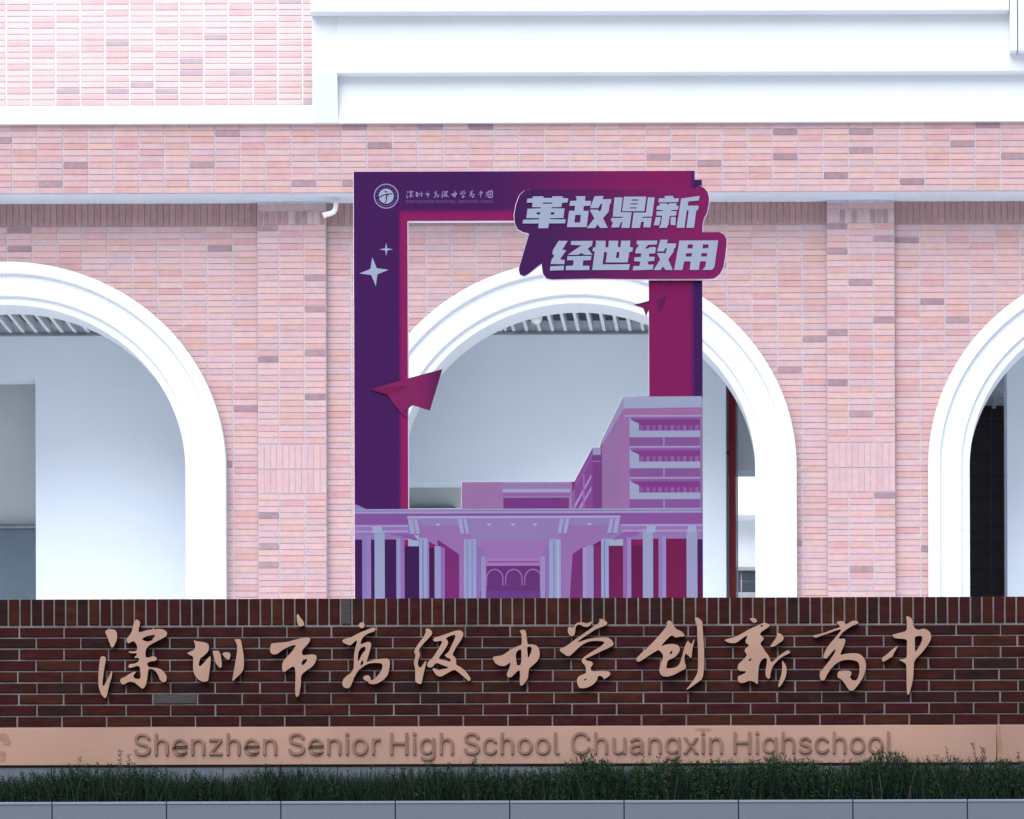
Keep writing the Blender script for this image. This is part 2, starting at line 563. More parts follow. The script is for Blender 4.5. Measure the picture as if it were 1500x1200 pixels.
# pale mortar smears left on the tiles
b = MB()
q = random.Random(21)
for (sx, sy, w_, h_, yy) in ((275, 447, 2.2, 1.6, YA), (443, 467, 1.8, 1.8, YP), (428, 481, 12, 0.9, YP), (441, 627, 2, 1.6, YP), (1249, 424, 1.8, 1.8, YP), (1267, 562, 1.8, 1.2, YP), (1111, 328, 1.4, 7, YA), (653, 202, 1.6, 1.6, YF), (1463, 273, 1.6, 1.6, YF)):
    ys_ = yy - 0.0095
    b.prism([[(X(sx + w_ * 0.5 * (0.75 + 0.4 * q.random()) * math.cos(a * math.pi / 5), ys_), Z(sy + h_ * 0.5 * (0.75 + 0.4 * q.random()) * math.sin(a * math.pi / 5), ys_)) for a in range(10)]], ys_, yy - 0.003, M['mortar'])
tag(b.obj('mortar_smear', bld), kind='stuff')

# downpipe elbow
yp = YF + 0.16
pp = [(493, 293), (493, 300), (492.5, 306), (490, 311), (485, 313.6), (480, 315), (475, 317)]
b = MB(); b.tube([(X(x, yp), yp - 0.04 * i / 6, Z(y, yp)) for i, (x, y) in enumerate(pp)], [0.026] * 6 + [0.030], M['pipe'])
b.obj('drain_spout', bld, fix=True)

# inner wall
yfi = VY - (ZFLOOR - EYE) * F / YI
zc_ = Z(489, YI)
ytop = 470
pts = [(-700, yfi), (-700, ytop), (1063, ytop), (1063, yfi), (1000, yfi), (1000, 706), (540, 706), (540, yfi), (52, yfi), (52, 552), (-260, 552), (-260, yfi)]
b = MB(); b.prism([[XZ(p, YI) for p in pts]], YI, YI + 0.25, M['inner']); b.obj('inner_wall', bld)
b = MB(); b.box(X(1475, YI), XR, YI, YI + 0.6, ZFLOOR, Z(ytop, YI), M['inner']); b.obj('inner_wall', bld)
# recess behind
YR = 38.15
b = MB(); b.box(X(-700, YR), X(1000, YR), YR, YR + 0.2, ZFLOOR, zc_ + 0.358, M['greygreen']); b.obj('recess_wall', bld)
b = MB(); b.box(X(-700, YR), X(80, YR), YR - 0.12, YR - 0.001, ZFLOOR, Z(766, YR - 0.12), M['bluegrey'])
b.box(X(-700, YR), X(80, YR), YR - 0.16, YR - 0.1205, Z(772, YR - 0.16), Z(768, YR - 0.16), M['steel'])
b.obj('lower_panel', bld)
b = MB(); b.box(X(580, YR), X(668, YR), YR - 0.12, YR - 0.001, ZFLOOR, Z(742, YR - 0.12), M['bluegrey']); b.obj('lower_panel', bld)
b = MB(); b.box(XL, XR, YA + 0.31, 42, zc_ + 0.36, zc_ + 0.5, M['ceil']); b.obj('plenum', bld)
b = MB(); b.box(X(1000, YR) + 0.02, X(1000, YR) + 0.2, YI + 0.252, 42, ZFLOOR, zc_ + 0.358, M['inner']); b.obj('passage_wall', bld)
# ceiling
cl = MB()
cl.box(XL, X(1063, YI), YI - 0.045, YI - 0.001, zc_ - 0.012, zc_ + 0.012, M['steel'])  # thin grey strip standing in for the shadow line at the wall top
ceil = cl.obj('slatted_ceiling', bld)
x = XL; smesh = None
sb = MB(); sb.box(-0.0165, 0.0165, YA + 0.32, YI - 0.05, 0.0, 0.10, M['slat']); sme = sb.mesh('slat')
i = 0
while x < XR:
    px = x * F / YI + VX
    if px > -60 and px < 1600:
        link('slat', sme, ceil, (x, 0, zc_ + 0.014))
    x += 0.1343; i += 1
for (xx) in (718, 725, 733, 741):
    link('slat', sme, ceil, (X(xx, YI) + 0.004, 0, zc_ + 0.0155))
b = MB(); b.tube([(X(792, 36.55), 36.55, zc_ + 0.24), (X(1500, 36.55), 36.55, zc_ + 0.24)], 0.055, M['black']); b.obj('ceiling_pipe', bld)
b = MB(); b.tube([(X(880, 36.25), 36.25, zc_ + 0.25), (X(1500, 36.25), 36.25, zc_ + 0.25)], 0.045, M['black']); b.obj('ceiling_pipe', bld)
dm_ = MB()
yc_ = 36.1
pv = []
for i in range(6):
    t = i / 5 * math.pi / 2
    pv.append((math.cos(t) * 0.062, -math.sin(t) * 0.062))
v, f = [], []
for (r_, z_) in [(0.062, 0.03)] + pv:
    for k in range(16):
        a = 2 * math.pi * k / 16
        v.append((X(786, yc_) + max(r_, 0.001) * math.cos(a), yc_ + max(r_, 0.001) * math.sin(a), Z(466, yc_) + z_))
for i in range(6):
    for k in range(16): f.append((i * 16 + k, i * 16 + (k + 1) % 16, (i + 1) * 16 + (k + 1) % 16, (i + 1) * 16 + k))
dm_.raw(v, f, M['slat'], True)
tag(dm_.obj('dome_camera', None, fix=True), 'small white dome camera under the slatted ceiling behind the middle arch', 'camera')

# passage at right: red post, beam, dark brick wall
yp = YI + 0.4
b = MB()
b.box(X(1067.5, yp), X(1077.5, yp), yp, yp + 0.12, ZFLOOR, zc_ + 0.35, M['red'])
tag(b.obj('door_post'), 'dark red door post behind the right side of the middle arch', 'post')
b = MB(); b.box(X(1078, yp), X(1080.2, yp), yp + 0.05, yp + 0.15, ZFLOOR, zc_ + 0.35, M['steel'])
b.box(X(1063.6, yp), X(1067, yp), yp + 0.05, yp + 0.15, ZFLOOR, zc_ + 0.35, M['steel'])
b.obj('door_frame', bld)
b = MB(); b.box(X(1063, yp), X(1068, yp), yp - 0.05, yp - 0.005, Z(668, yp), Z(664, yp), M['black'])
b.box(X(1063.5, yp), X(1066, yp), yp - 0.05, yp - 0.005, Z(690, yp), Z(659, yp), M['steel']); b.obj('door_closer', bld)
b = MB(); b.box(X(1010, 38.3), X(1290, 38.3), 38.3, 38.6, Z(690, 38.3), zc_ + 0.35, M['greygreen']); b.obj('lintel_beam', bld)
YD = 39.2
b = MB(); b.box(X(1300, YD), X(1620, YD), YD, YD + 0.3, ZFLOOR, Z(583, YD), M['mortar_dk']); dw = b.obj('dark_wall', bld)
dt = grid(YD, [1384 + 34 * i for i in range(5)], 583, 583 + 8.1 * 50, 50, lambda r, c: rnd.choice(dk_tile), jx=1.2, jy=0.9)
lay(dt, 'dark_tile', dw, YD, 0.008, 300)
b = MB(); b.box(X(1440, 38.7), X(1500, 38.7), 38.7, 39.1, Z(583, 38.7), Z(578, 38.7), M['slat'])
b.box(X(1456, 38.6), X(1462, 38.6), 38.3, 39.1, Z(584, 38.6), Z(579, 38.6), M['slat']); b.obj('ceiling_batten', bld)
b = MB(); b.box(X(1290, YD), X(1296, YD), YI + 0.3, 42, ZFLOOR, zc_ + 0.358, M['inner']); b.obj('passage_wall', bld)

# far building seen through the passage
YQ = 66.0
far = empty('rear_building', (X(1100, YQ), YQ, ZFLOOR), 'white building with a dark window strip seen through the passage of the middle arch', 'building')
b = MB(); b.box(X(700, YQ), X(1500, YQ), YQ, YQ + 6, 0.01, Z(560, YQ), M['white'])
b.obj('wall', far)
b = MB(); b.box(X(700, YQ), X(1500, YQ), YQ - 0.5, YQ - 0.001, Z(756, YQ - 0.5), Z(560, YQ), M['white'], 0.01); b.obj('projecting_storey', far)
yw = YQ - 0.04
for (ya, yb_) in ((838, 851), (853, 869)):
    for k in range(6):
        b = MB(); b.box(X(960 + 42 * k, yw), X(1000 + 42 * k, yw), yw, YQ - 0.002, Z(yb_, yw), Z(ya, yw), M['glass']); b.obj('window', far)
b = MB(); b.box(X(950, yw), X(1220, yw), yw - 0.08, YQ - 0.003, Z(838, yw), Z(833, yw), M['steel']); b.obj('window_sill', far)
b = MB(); b.box(X(950, yw), X(1220, yw), yw - 0.02, YQ - 0.003, Z(880, yw), Z(869, yw), M['steel']); b.obj('window_sill', far)
struct((lambda q: (q.box(-40, 30, 42.01, 90, 0.004, ZFLOOR - 0.01, M['terrace']), q)[1].obj('courtyard'))(MB()))

# ------------------------------------------------------------------ sign wall
sw = empty('sign_wall', (X(750, YS), YS, 4.2), 'dark red brick sign wall with raised copper brush characters and a copper band', 'wall')
zt, zb = Z(875, YS), Z(1063.5, YS)
XSL, XSR = X(-330, YS), X(1850, YS)
YM = YS + 0.006
b = MB(); b.box(XSL, XSR, YM, YS + 0.36, 4.2, zt - 0.004, M['mortar_dk']); core = b.obj('mortar', sw)
bt = []
def bp():
    return rnd.choice(brick_grey) if rnd.random() < 0.012 else rnd.choice(brick_m)
kk = 0
for i in range(-18, 110):
    u = 11.0 + 16.78 * i
    bt.append((X(u + 1.25, YS), X(u + 15.55, YS), Z(914, YS), Z(876.2, YS), bp()))
lay(bt, 'soldier_brick', sw, YM, 0.007, 300, ch=0.003, rank=lambda t: 0 if inview(t, YS) else 1)
rows = [916.6, 932.4, 948.4, 965, 981.6, 998, 1014.3, 1030.7, 1047.2, 1063.4]
offs = [27, 51.5, 27, 51.5, 24.5, 52.5, 26, 52.5, 23.5]
bt = []
for r in range(9):
    for i in range(-6, 29):
        u = offs[r] + 65.35 * i + rnd.uniform(-0.4, 0.4)
        bt.append((X(u + 1.25, YS), X(u + 64.1, YS), Z(rows[r + 1] - 1.15 + rnd.uniform(-.15, .15), YS), Z(rows[r] + 1.15 + rnd.uniform(-.15, .15), YS), bp()))
lay(bt, 'brick', sw, YM, 0.007, 300, ch=0.003, stuffname='brick_field', rank=lambda t: 0 if inview(t, YS) else 1)

# copper band
YC0 = YS - 0.035
b = MB()
for (u0, u1) in ((-330, -8), (-7.2, 1458.5), (1459.3, 1850)):
    b.box(X(u0, YC0), X(u1, YC0), YC0, YM - 0.001, Z(1119.5, YC0), Z(1064, YC0), M['copper'], 0.003)
band = b.obj('copper_band', sw)
b = MB(); b.box(XSL, XSR, YC0 + 0.02, YM - 0.002, Z(1122.5, YC0), Z(1119.5, YC0) - 0.001, M['copper_side']); b.obj('band_edge', sw)
b = MB(); b.prism([[XZ(p, YC0) for p in [(1458, 1066), (1464, 1066), (1468, 1119), (1460, 1119)]]], YC0 - 0.001, YC0 - 0.0001, M['stain']); b.obj('tape_mark', sw)
b = MB()
for (cx, cy, rx, ry, s_) in ((4, 1078, 9, 7, 1), (9, 1086, 7, 5, 2), (2, 1106, 6, 9, 3), (1030, 1070, 14, 2.5, 4)):
    q = random.Random(s_)
    b.prism([[XZ((cx + rx * (0.8 + 0.3 * q.random()) * math.cos(a * math.pi / 8), cy + ry * (0.8 + 0.3 * q.random()) * math.sin(a * math.pi / 8)), YC0) for a in range(16)]],
            YC0 - 0.0006 - s_ * 0.0001, YC0 - 0.0001, M['stain'])
b.obj('rust_patch', sw)
# granite footing under the band
for i in range(-4, 24):
    u = 75 + 83.7 * i
    b = MB(); b.box(X(u + .4, YS), X(u + 83.3, YS), YS - 0.02, YM - 0.001, 4.1, Z(1123, YS - .02), M['granite'], 0.002); b.obj('footing_stone', sw)

# ---- lettering helper: text to mesh
try:
    import os
    FONT = bpy.data.fonts.load(os.path.join(bpy.utils.resource_path('LOCAL'), 'datafiles', 'fonts', 'Inter.woff2'))
except Exception:
    FONT = None

def text_mesh(ch, size=1.0, extrude=0.0, offset=0.0):
    cu = bpy.data.curves.new('txt', 'FONT')
    cu.body = ch; cu.size = size; cu.extrude = extrude; cu.offset = offset
    cu.resolution_u = 6
    if FONT: cu.font = FONT
    ob = bpy.data.objects.new('txt', cu)
    C.objects.link(ob)
    dg = bpy.context.evaluated_depsgraph_get()
    dg.update()
    me = bpy.data.meshes.new_from_object(ob.evaluated_get(dg))
    bpy.data.objects.remove(ob)
    bpy.data.curves.remove(cu)
    return me

def xform(me, fn):
    for v in me.vertices: v.co = fn(v.co)
    me.update()

words = [('Shenzhen', 195, 404), ('Senior', 421, 556), ('High', 570, 663), ('School', 678, 818), ('Chuangxin', 835, 1057), ('Highschool', 1073, 1306)]
ref = text_mesh('H', 1.0)
caph = max(v.co.y for v in ref.vertices)
letters = []
for (w, x0, x1) in words:
    # per letter placement: advance measured from the growing string
    full = text_mesh(w, 1.0)
    fx0, fx1 = min(v.co.x for v in full.vertices), max(v.co.x for v in full.vertices)
    sc = (x1 - x0) / (fx1 - fx0)
    for i, ch in enumerate(w):
        pre = text_mesh(w[:i + 1], 1.0)
        xr = max(v.co.x for v in pre.vertices)
        me = text_mesh(ch, 1.0, extrude=0.5)
        cx1 = max(v.co.x for v in me.vertices)
        shift = xr - cx1
        def fn(co, shift=shift, sc=sc, x0=x0, fx0=fx0):
            px = x0 + (co.x + shift - fx0) * sc
            py = 1105.0 - co.y * (31.5 / caph)
            return Vector((X(px, YC0), YC0 - 0.0065 + (-co.z) * 0.013 , Z(py, YC0)))
        xform(me, fn)
        me.materials.clear(); me.materials.append(M['letter_cu'])
        link('letter', me, band)

# ---- brush characters (outlines drawn from the bronze characters; units 1/9.233 photo px)
HZ = {}
HZ['shen'] = (130, [
 [[(212,218),(235,192),(300,182),(350,198),(372,240),(375,300),(362,350),(340,395),(318,432),(292,428),(278,385),(250,310),(222,250)]],
 [[(150,560),(185,548),(218,562),(222,610),(205,680),(190,780),(178,870),(172,945),(195,950),(225,900),(262,820),(300,745),(310,755),(300,830),(275,905),(255,985),(240,1060),(222,1110),(205,1118),(165,1080),(135,1010),(118,930),(120,800),(130,680),(140,600)]],
 [[(612,75),(640,52),(672,70),(688,105),(668,170),(665,225),(700,225),(780,198),(870,188),(960,182),(1020,198),(1052,235),(1045,275),(1000,305),(920,345),(850,380),(795,415),(765,455),(755,510),(760,565),(800,572),(850,552),(895,560),(915,590),(895,615),(835,620),(790,635),(778,660),(800,700),(860,705),(920,712),(975,735),(1015,775),(1040,820),(1045,865),(1020,905),(985,900),(950,870),(930,810),(895,755),(850,725),(800,722),(790,760),(780,850),(765,930),(735,985),(705,990),(660,950),(610,910),(560,893),(510,905),(465,935),(430,925),(412,885),(420,855),(480,830),(540,790),(610,755),(628,768),(600,800),(590,830),(620,855),(660,862),(690,850),(690,780),(680,690),(640,680),(590,700),(545,710),(520,690),(545,655),(600,655),(650,635),(672,600),(665,572),(610,575),(610,560),(640,535),(640,510),(570,512),(528,500),(540,482),(600,488),(640,475),(648,440),(640,395),(600,345),(560,360),(525,380),(500,345),(505,310),(545,265),(575,215),(590,150),(600,100)],
  [(705,320),(760,285),(830,268),(895,262),(870,300),(845,340),(795,355),(745,345)]]])
HZ['zhen'] = (260, [
 [[(208,335),(240,348),(300,358),(370,370),(408,390),(418,440),(405,490),(350,545),(300,580),(282,625),(275,680),(300,690),(350,640),(400,580),(435,550),(440,600),(430,700),(415,800),(405,885),(370,900),(320,895),(270,870),(225,815),(202,745),(200,650),(205,560),(160,540),(118,510),(160,490),(215,470),(232,430),(225,380)]],
 [[(465,482),(500,480),(550,482),(568,520),(582,590),(588,660),(590,700),(562,715),(530,680),(495,625),(480,560)]],
 [[(595,520),(620,502),(690,502),(708,530),(700,580),(682,608),(650,590),(615,555)]],
 [[(758,330),(790,325),(835,325),(852,350),(868,450),(885,550),(890,640),(880,740),(850,785),(790,840),(745,888),(728,885),(740,820),(758,720),(780,600),(795,500),(798,420),(785,370)]]])
HZ['shi'] = (380, [
 [[(495,-5),(515,-12),(545,35),(585,85),(598,125),(585,148),(545,158),(515,145),(500,90)]],
 [[(150,385),(200,378),(280,372),(360,365),(440,345),(520,322),(600,305),(655,308),(682,325),(665,370),(620,420),(575,470),(560,515),(580,548),(640,540),(720,530),(765,555),(760,610),(730,670),(690,710),(620,755),(565,800),(548,850),(552,920),(540,1000),(525,1085),(500,1112),(478,1095),(470,1020),(475,920),(478,800),(470,710),(440,695),(390,725),(340,765),(310,775),(295,720),(300,640),(350,580),(400,530),(450,470),(488,405),(440,410),(360,440),(290,480),(235,525),(180,535),(145,515),(132,480),(140,420)],
  [(560,640),(585,605),(625,595),(640,610),(605,660),(575,682),(560,670)]]])
HZ['gao'] = (480, [
 [[(410,130),(440,100),(480,110),(495,140),(475,180),(440,180),(415,160)]],
 [[(185,350),(215,325),(290,312),(360,275),(440,235),(520,205),(600,172),(635,180),(640,208),(610,230),(540,250),(480,290),(445,340),(432,400),(480,385),(530,365),(565,370),(582,405),(565,470),(545,540),(525,600),(515,640),(560,625),(640,605),(720,595),(790,590),(825,610),(832,660),(820,750),(800,820),(740,885),(660,930),(600,942),(545,930),(535,905),(480,880),(465,850),(500,818),(545,820),(570,850),(572,890),(620,870),(680,810),(720,750),(735,690),(715,655),(640,650),(560,655),(500,680),(440,720),(390,770),(350,840),(320,920),(290,985),(240,995),(200,975),(185,930),(195,880),(240,830),(300,790),(340,730),(345,650),(345,550),(365,450),(385,380),(385,340),(340,375),(300,415),(250,400),(200,378)],
  [(410,490),(440,450),(480,430),(505,440),(500,480),(470,510),(440,560),(420,610),(395,630),(398,560)],
  [(430,670),(450,625),(475,615),(470,660),(445,690)]]])
HZ['ji'] = (590, [
 [[(300,195),(330,185),(380,215),(390,260),(350,310),(290,370),(240,430),(205,480),(225,540),(205,600),(190,660),(205,710),(235,715),(270,665),(300,622),(310,640),(290,720),(270,800),(255,870),(240,940),(200,935),(158,910),(158,820),(155,720),(138,660),(150,600),(165,550),(140,500),(170,440),(220,370),(280,290),(305,230)]],
 [[(398,335),(430,310),(500,290),(600,255),(700,220),(765,212),(808,240),(808,290),(770,360),(720,430),(680,500),(660,545),(700,580),(712,630),(712,680),(770,710),(830,760),(880,820),(908,870),(895,905),(860,885),(800,830),(740,780),(690,745),(640,765),(580,800),(520,835),(480,840),(440,815),(400,760),(392,730),(420,725),(460,750),(520,740),(595,730),(600,710),(540,690),(460,655),(430,660),(400,700),(370,718),(330,710),(315,675),(340,630),(400,580),(450,500),(500,420),(530,360),(490,355),(440,368),(405,355)],
  [(570,320),(640,285),(690,272),(705,285),(690,340),(650,420),(620,490),(590,525),(555,550),(590,585),(630,595),(640,640),(580,625),(480,600),(480,580),(540,500),(590,420),(605,375),(590,345)]]])
HZ['zhong'] = (700, [
 [[(555,225),(590,208),(625,210),(645,245),(650,320),(655,370),(668,408),(720,405),(780,420),(815,460),(828,520),(820,590),(780,650),(720,700),(680,735),(672,800),(668,860),(630,920),(590,965),(560,960),(555,900),(560,800),(555,755),(520,770),(480,815),(430,855),(390,850),(378,810),(400,760),(425,700),(428,645),(400,670),(350,700),(280,695),(230,665),(200,620),(192,575),(260,565),(330,550),(400,500),(480,450),(560,420),(582,410),(585,340),(580,265)],
  [(500,540),(520,500),(555,475),(578,480),(580,560),(578,640),(565,688),(520,692),(510,640)],
  [(655,440),(700,435),(720,455),(712,510),(690,560),(668,600),(660,520)]]])
HZ['xue'] = (800, [
 [[(285,185),(305,170),(345,185),(375,170),(390,130),(430,112),(490,112),(530,125),(580,115),(608,95),(610,115),(590,150),(550,175),(500,170),(450,140),(410,145),(385,190),(385,240),(372,280),(345,302),(305,285),(285,245)]],
 [[(705,68),(745,65),(800,95),(820,120),(805,150),(740,175),(660,205),(580,260),(500,310),(430,360),(410,385),(470,365),(560,335),(660,320),(760,315),(830,318),(880,355),(905,400),(890,430),(820,465),(740,500),(650,545),(560,585),(515,605),(540,630),(600,640),(625,665),(615,695),(590,720),(598,765),(640,775),(720,770),(800,770),(850,785),(860,815),(835,845),(800,865),(770,885),(755,850),(710,830),(685,850),(680,890),(640,940),(570,985),(500,1003),(440,1000),(415,960),(402,900),(420,850),(470,820),(525,805),(530,750),(515,690),(480,660),(468,620),(490,590),(560,540),(640,490),(720,445),(780,390),(765,370),(700,362),(620,362),(540,380),(470,420),(400,480),(350,530),(310,565),(270,565),(210,525),(170,490),(185,460),(240,445),(300,405),(380,345),(460,290),(560,220),(640,165),(700,125),(715,95)],
  [(500,885),(520,870),(540,880),(525,895),(505,900)]]])
HZ['chuang'] = (920, [
 [[(512,115),(545,85),(580,105),(605,155),(640,205),(710,235),(760,290),(750,305),(690,310),(640,320),(610,310),(595,290),(560,300),(500,360),(430,440),(500,415),(590,405),(660,420),(690,460),(690,500),(660,550),(600,600),(530,625),(515,680),(505,735),(540,740),(620,730),(670,700),(700,650),(725,560),(745,480),(780,390),(805,358),(825,400),(850,410),(890,335),(888,370),(865,450),(855,520),(850,590),(835,595),(800,560),(765,535),(750,590),(755,650),(775,715),(765,745),(700,775),(600,830),(520,850),(460,845),(420,810),(410,750),(430,680),(460,610),(465,555),(430,510),(400,485),(340,520),(260,570),(180,625),(130,650),(95,625),(110,590),(170,530),(250,460),(340,370),(430,270),(500,185),(520,140)],
  [(555,525),(575,500),(592,500),(588,525),(570,550),(555,545)]],
 [[(890,65),(925,45),(965,75),(998,110),(1000,200),(1010,350),(1020,500),(1018,700),(1005,840),(985,890),(920,935),(850,985),(785,1028),(775,1022),(820,970),(880,890),(925,810),(935,740),(938,600),(935,450),(928,300),(925,180),(910,110)]]])
HZ['xin'] = (1050, [
 [[(432,65),(470,60),(510,62),(538,98),(525,120),(490,125),(460,100)]],
 [[(90,355),(140,340),(240,315),(340,265),(430,210),(510,175),(590,140),(620,122),(665,130),(710,158),(690,185),(640,215),(590,250),(572,285),(610,310),(628,345),(600,375),(575,410),(610,450),(650,520),(690,565),(710,620),(722,658),(760,640),(820,580),(890,530),(950,495),(985,512),(970,540),(900,570),(830,620),(770,680),(735,740),(715,810),(710,870),(685,885),(655,855),(645,790),(660,700),(672,620),(650,595),(600,620),(565,680),(552,760),(548,850),(545,950),(530,955),(490,920),(430,905),(370,930),(320,940),(280,925),(270,880),(275,848),(330,825),(380,800),(388,778),(330,778),(285,770),(268,730),(285,680),(340,630),(390,575),(395,555),(362,500),(380,470),(422,440),(422,420),(385,400),(378,360),(400,320),(405,298),(360,315),(290,370),(250,395),(190,400),(130,385)],
  [(415,635),(440,608),(462,605),(455,630),(430,645)], [(585,160),(605,150),(615,165),(605,180),(588,178)]],
 [[(805,262),(840,268),(880,290),(898,330),(880,370),(830,400),(780,440),(725,455),(712,440),(740,400),(780,350),(805,300)]],
 [[(872,630),(900,665),(928,710),(935,780),(920,860),(885,930),(835,998),(818,990),(830,930),(860,840),(875,740)]]])
HZ['gao2'] = (1180, [
 [[(410,120),(440,105),(500,105),(520,125),(520,155),(560,140),(630,98),(680,100),(712,125),(690,145),(620,170),(540,220),(480,270),(430,345),(480,345),(520,340),(530,375),(515,430),(480,500),(455,565),(520,550),(600,540),(680,540),(740,560),(790,620),(810,690),(800,780),(760,880),(700,970),(640,1040),(600,1052),(570,1030),(520,950),(470,890),(425,870),(418,830),(435,785),(480,775),(580,775),(612,800),(605,840),(585,860),(620,905),(670,912),(700,870),(718,800),(720,720),(705,660),(650,635),(560,625),(470,640),(400,680),(340,740),(290,810),(250,890),(230,912),(200,905),(180,860),(185,800),(230,740),(290,670),(350,590),(400,500),(395,485),(360,510),(310,570),(270,615),(235,605),(235,560),(270,480),(320,410),(380,345),(430,280),(470,235),(465,215),(400,232),(300,270),(200,305),(130,330),(100,320),(92,298),(130,290),(240,265),(350,220),(460,185),(450,165),(420,140)]]])
HZ['zhong2'] = (1270, [
 [[(518,45),(545,40),(590,65),(608,100),(615,160),(640,210),(690,228),(750,210),(800,222),(845,260),(862,310),(850,370),(800,450),(730,540),(660,605),(625,660),(620,760),(615,870),(595,970),(570,1060),(548,1110),(530,1095),(525,1000),(525,850),(522,690),(480,660),(415,630),(460,625),(520,610),(530,560),(530,450),(535,360),(480,345),(400,342),(360,335),(328,292),(380,280),(450,262),(515,245),(530,210),(532,130)],
  [(635,325),(680,308),(735,310),(740,350),(720,410),(680,480),(645,525),(638,480),(638,400)]],
 [[(190,605),(220,585),(290,530),(350,475),(415,432),(385,490),(350,545),(335,590),(290,610),(240,645),(205,658),(192,635)]]])


def chaikin(l):
    out = []
    for i in range(len(l)):
        a, b_ = l[i], l[(i + 1) % len(l)]
        out.append((a[0] * .8 + b_[0] * .2, a[1] * .8 + b_[1] * .2))
        out.append((a[0] * .2 + b_[0] * .8, a[1] * .2 + b_[1] * .8))
    return out

YL = YS - 0.032
for key, (ox, polys) in HZ.items():
    face, mb = MB(), MB()
    for loops in polys:
        ls = [[XZ((ox + x_ / 9.233, 900 + y_ / 9.233), YL) for x_, y_ in chaikin(l)] for l in loops]
        mb.prism(ls, YL + 0.0015, YM - 0.004, M['copper_side'])
        face.prism(ls, YL, YL + 0.0015, M['copper_face'])
    o = mb.obj('character', sw)
    face.obj('character_face', o)

# ------------------------------------------------------------------ planter with granite slabs and grass
pk = empty('planter', (X(750, YK), YK, 0), 'long blue grey granite planter at the bottom, in front of the sign wall', 'planter')
for i in range(-3, 12):
    u = 74.5 + 167.6 * i
    b = MB()
    b.box(X(u + 0.7, YK), X(u + 166.9, YK), YK, YK + 0.09, zk - 0.36, zk - 0.016, M['granite'], 0.002)
    b.box(X(u + 0.7, YK), X(u + 166.9, YK), YK - 0.004, YK + 0.09, zk - 0.0155, zk, M['granite_edge'], 0.003)
    b.obj('stone_slab', pk)
b = MB(); b.box(X(-430, YK), X(1930, YK), YK + 0.02, YK + 0.5, 0.0, zk - 0.365, M['granite'])
b.box(X(-430, YK), X(1930, YK), YK + 0.088, YK + 0.11, zk - 0.364, zk - 0.03, M['soil']); b.obj('retaining_wall', pk)
b = MB(); b.box(X(-430, YK), X(1930, YK), YK + 0.112, YS - 0.03, 4.0, zk - 0.05, M['soil']); b.obj('soil', pk)


def leafmat(name, c, var):
    m, nt, bs = new_mat(name)
    N, L = nt.nodes, nt.links
    geo = N.new('ShaderNodeNewGeometry')
    mr = N.new('ShaderNodeMapRange'); mr.inputs['To Min'].default_value = 1 - var; mr.inputs['To Max'].default_value = 1 + var
    L.new(geo.outputs['Random Per Island'], mr.inputs['Value'])
    vm = N.new('ShaderNodeVectorMath'); vm.operation = 'SCALE'; vm.inputs[0].default_value = c
    L.new(mr.outputs[0], vm.inputs['Scale'])
    L.new(vm.outputs[0], bs.inputs['Base Color'])
    bs.inputs['Roughness'].default_value = 0.75
    bs.inputs['Specular IOR Level'].default_value = 0.08
    return m

gm = leafmat('dark_grass_blade', (0.009, 0.021, 0.013), 0.6)
gm2 = leafmat('green_leaf', (0.013, 0.032, 0.015), 0.7)
gm3 = leafmat('dry_grass_blade', (0.05, 0.036, 0.022), 0.4)
gm4 = leafmat('pale_grass_blade', (0.026, 0.050, 0.034), 0.5)
gr = random.Random(11)
v, f, mi = [], [], []
zsoil = zk - 0.05
def top_py(px):
    base = 1126 if px < 60 else 1121 - 8 * min(1, max(0, (px - 700) / 500.0))
    base += 3.0 * math.sin(px / 37.0) + 2.5 * math.sin(px / 13.3 + 1.2)
    for (c_, w_, h_) in ((105, 22, 9), (530 / 1.0, 30, 3), (690, 35, 7), (855, 28, 10), (985, 40, 9), (1150, 60, 4), (1300, 45, 10), (1420, 40, 7), (180, 25, 5), (330, 40, -6), (420, 20, 4)):
        base -= h_ * math.exp(-((px - c_) / w_) ** 2)
    return base
def blade(px, y, h, lean, dirx, w, curl, m):
    x0 = X(px, y); z0 = zsoil - 0.01
    n0 = len(v)
    ang = gr.uniform(0, math.pi)
    cx_, cy_ = math.cos(ang) * w / 2, math.sin(ang) * w / 2
    dx, dy = math.cos(dirx), math.sin(dirx)
    seg = 4
    for s_ in range(seg):
        t = s_ / seg
        ww = 1 - 0.75 * t
        ox_ = lean * h * t ** 1.7
        zz = z0 + h * (t - curl * t * t)
        v.append((x0 + dx * ox_ - cx_ * ww, y + dy * ox_ - cy_ * ww, zz))
        v.append((x0 + dx * ox_ + cx_ * ww, y + dy * ox_ + cy_ * ww, zz))
    v.append((x0 + dx * lean * h, y + dy * lean * h, z0 + h * (1 - curl)))
    for s_ in range(seg - 1):
        a = n0 + 2 * s_
        f.append((a, a + 1, a + 3, a + 2)); mi.append(m)
    a = n0 + 2 * (seg - 1)
    f.append((a, a + 1, a + 2)); mi.append(m)
for i in range(42000):
    px = gr.uniform(-160, 1660)
    y = YK + 0.13 + gr.random() ** 0.8 * 0.33
    hmax = Z(top_py(px), y) - zsoil
    q = gr.random()
    h = hmax * (0.62 + 0.5 * gr.random()) if q < 0.985 else hmax * gr.uniform(1.03, 1.2)
    curl = gr.uniform(0.0, 0.25)
    blade(px, y, h, gr.uniform(0.05, 0.55), gr.uniform(0, 2 * math.pi), gr.uniform(0.003, 0.0065), curl, gr.choice((2, 3, 3, 3)) if gr.random() < 0.16 else 0)
me = bpy.data.meshes.new('grass')
me.from_pydata(v, [], f)
for m_ in (gm, gm2, gm3, gm4): me.materials.append(m_)
me.polygons.foreach_set('material_index', mi); me.update()
go = link('grass', me)
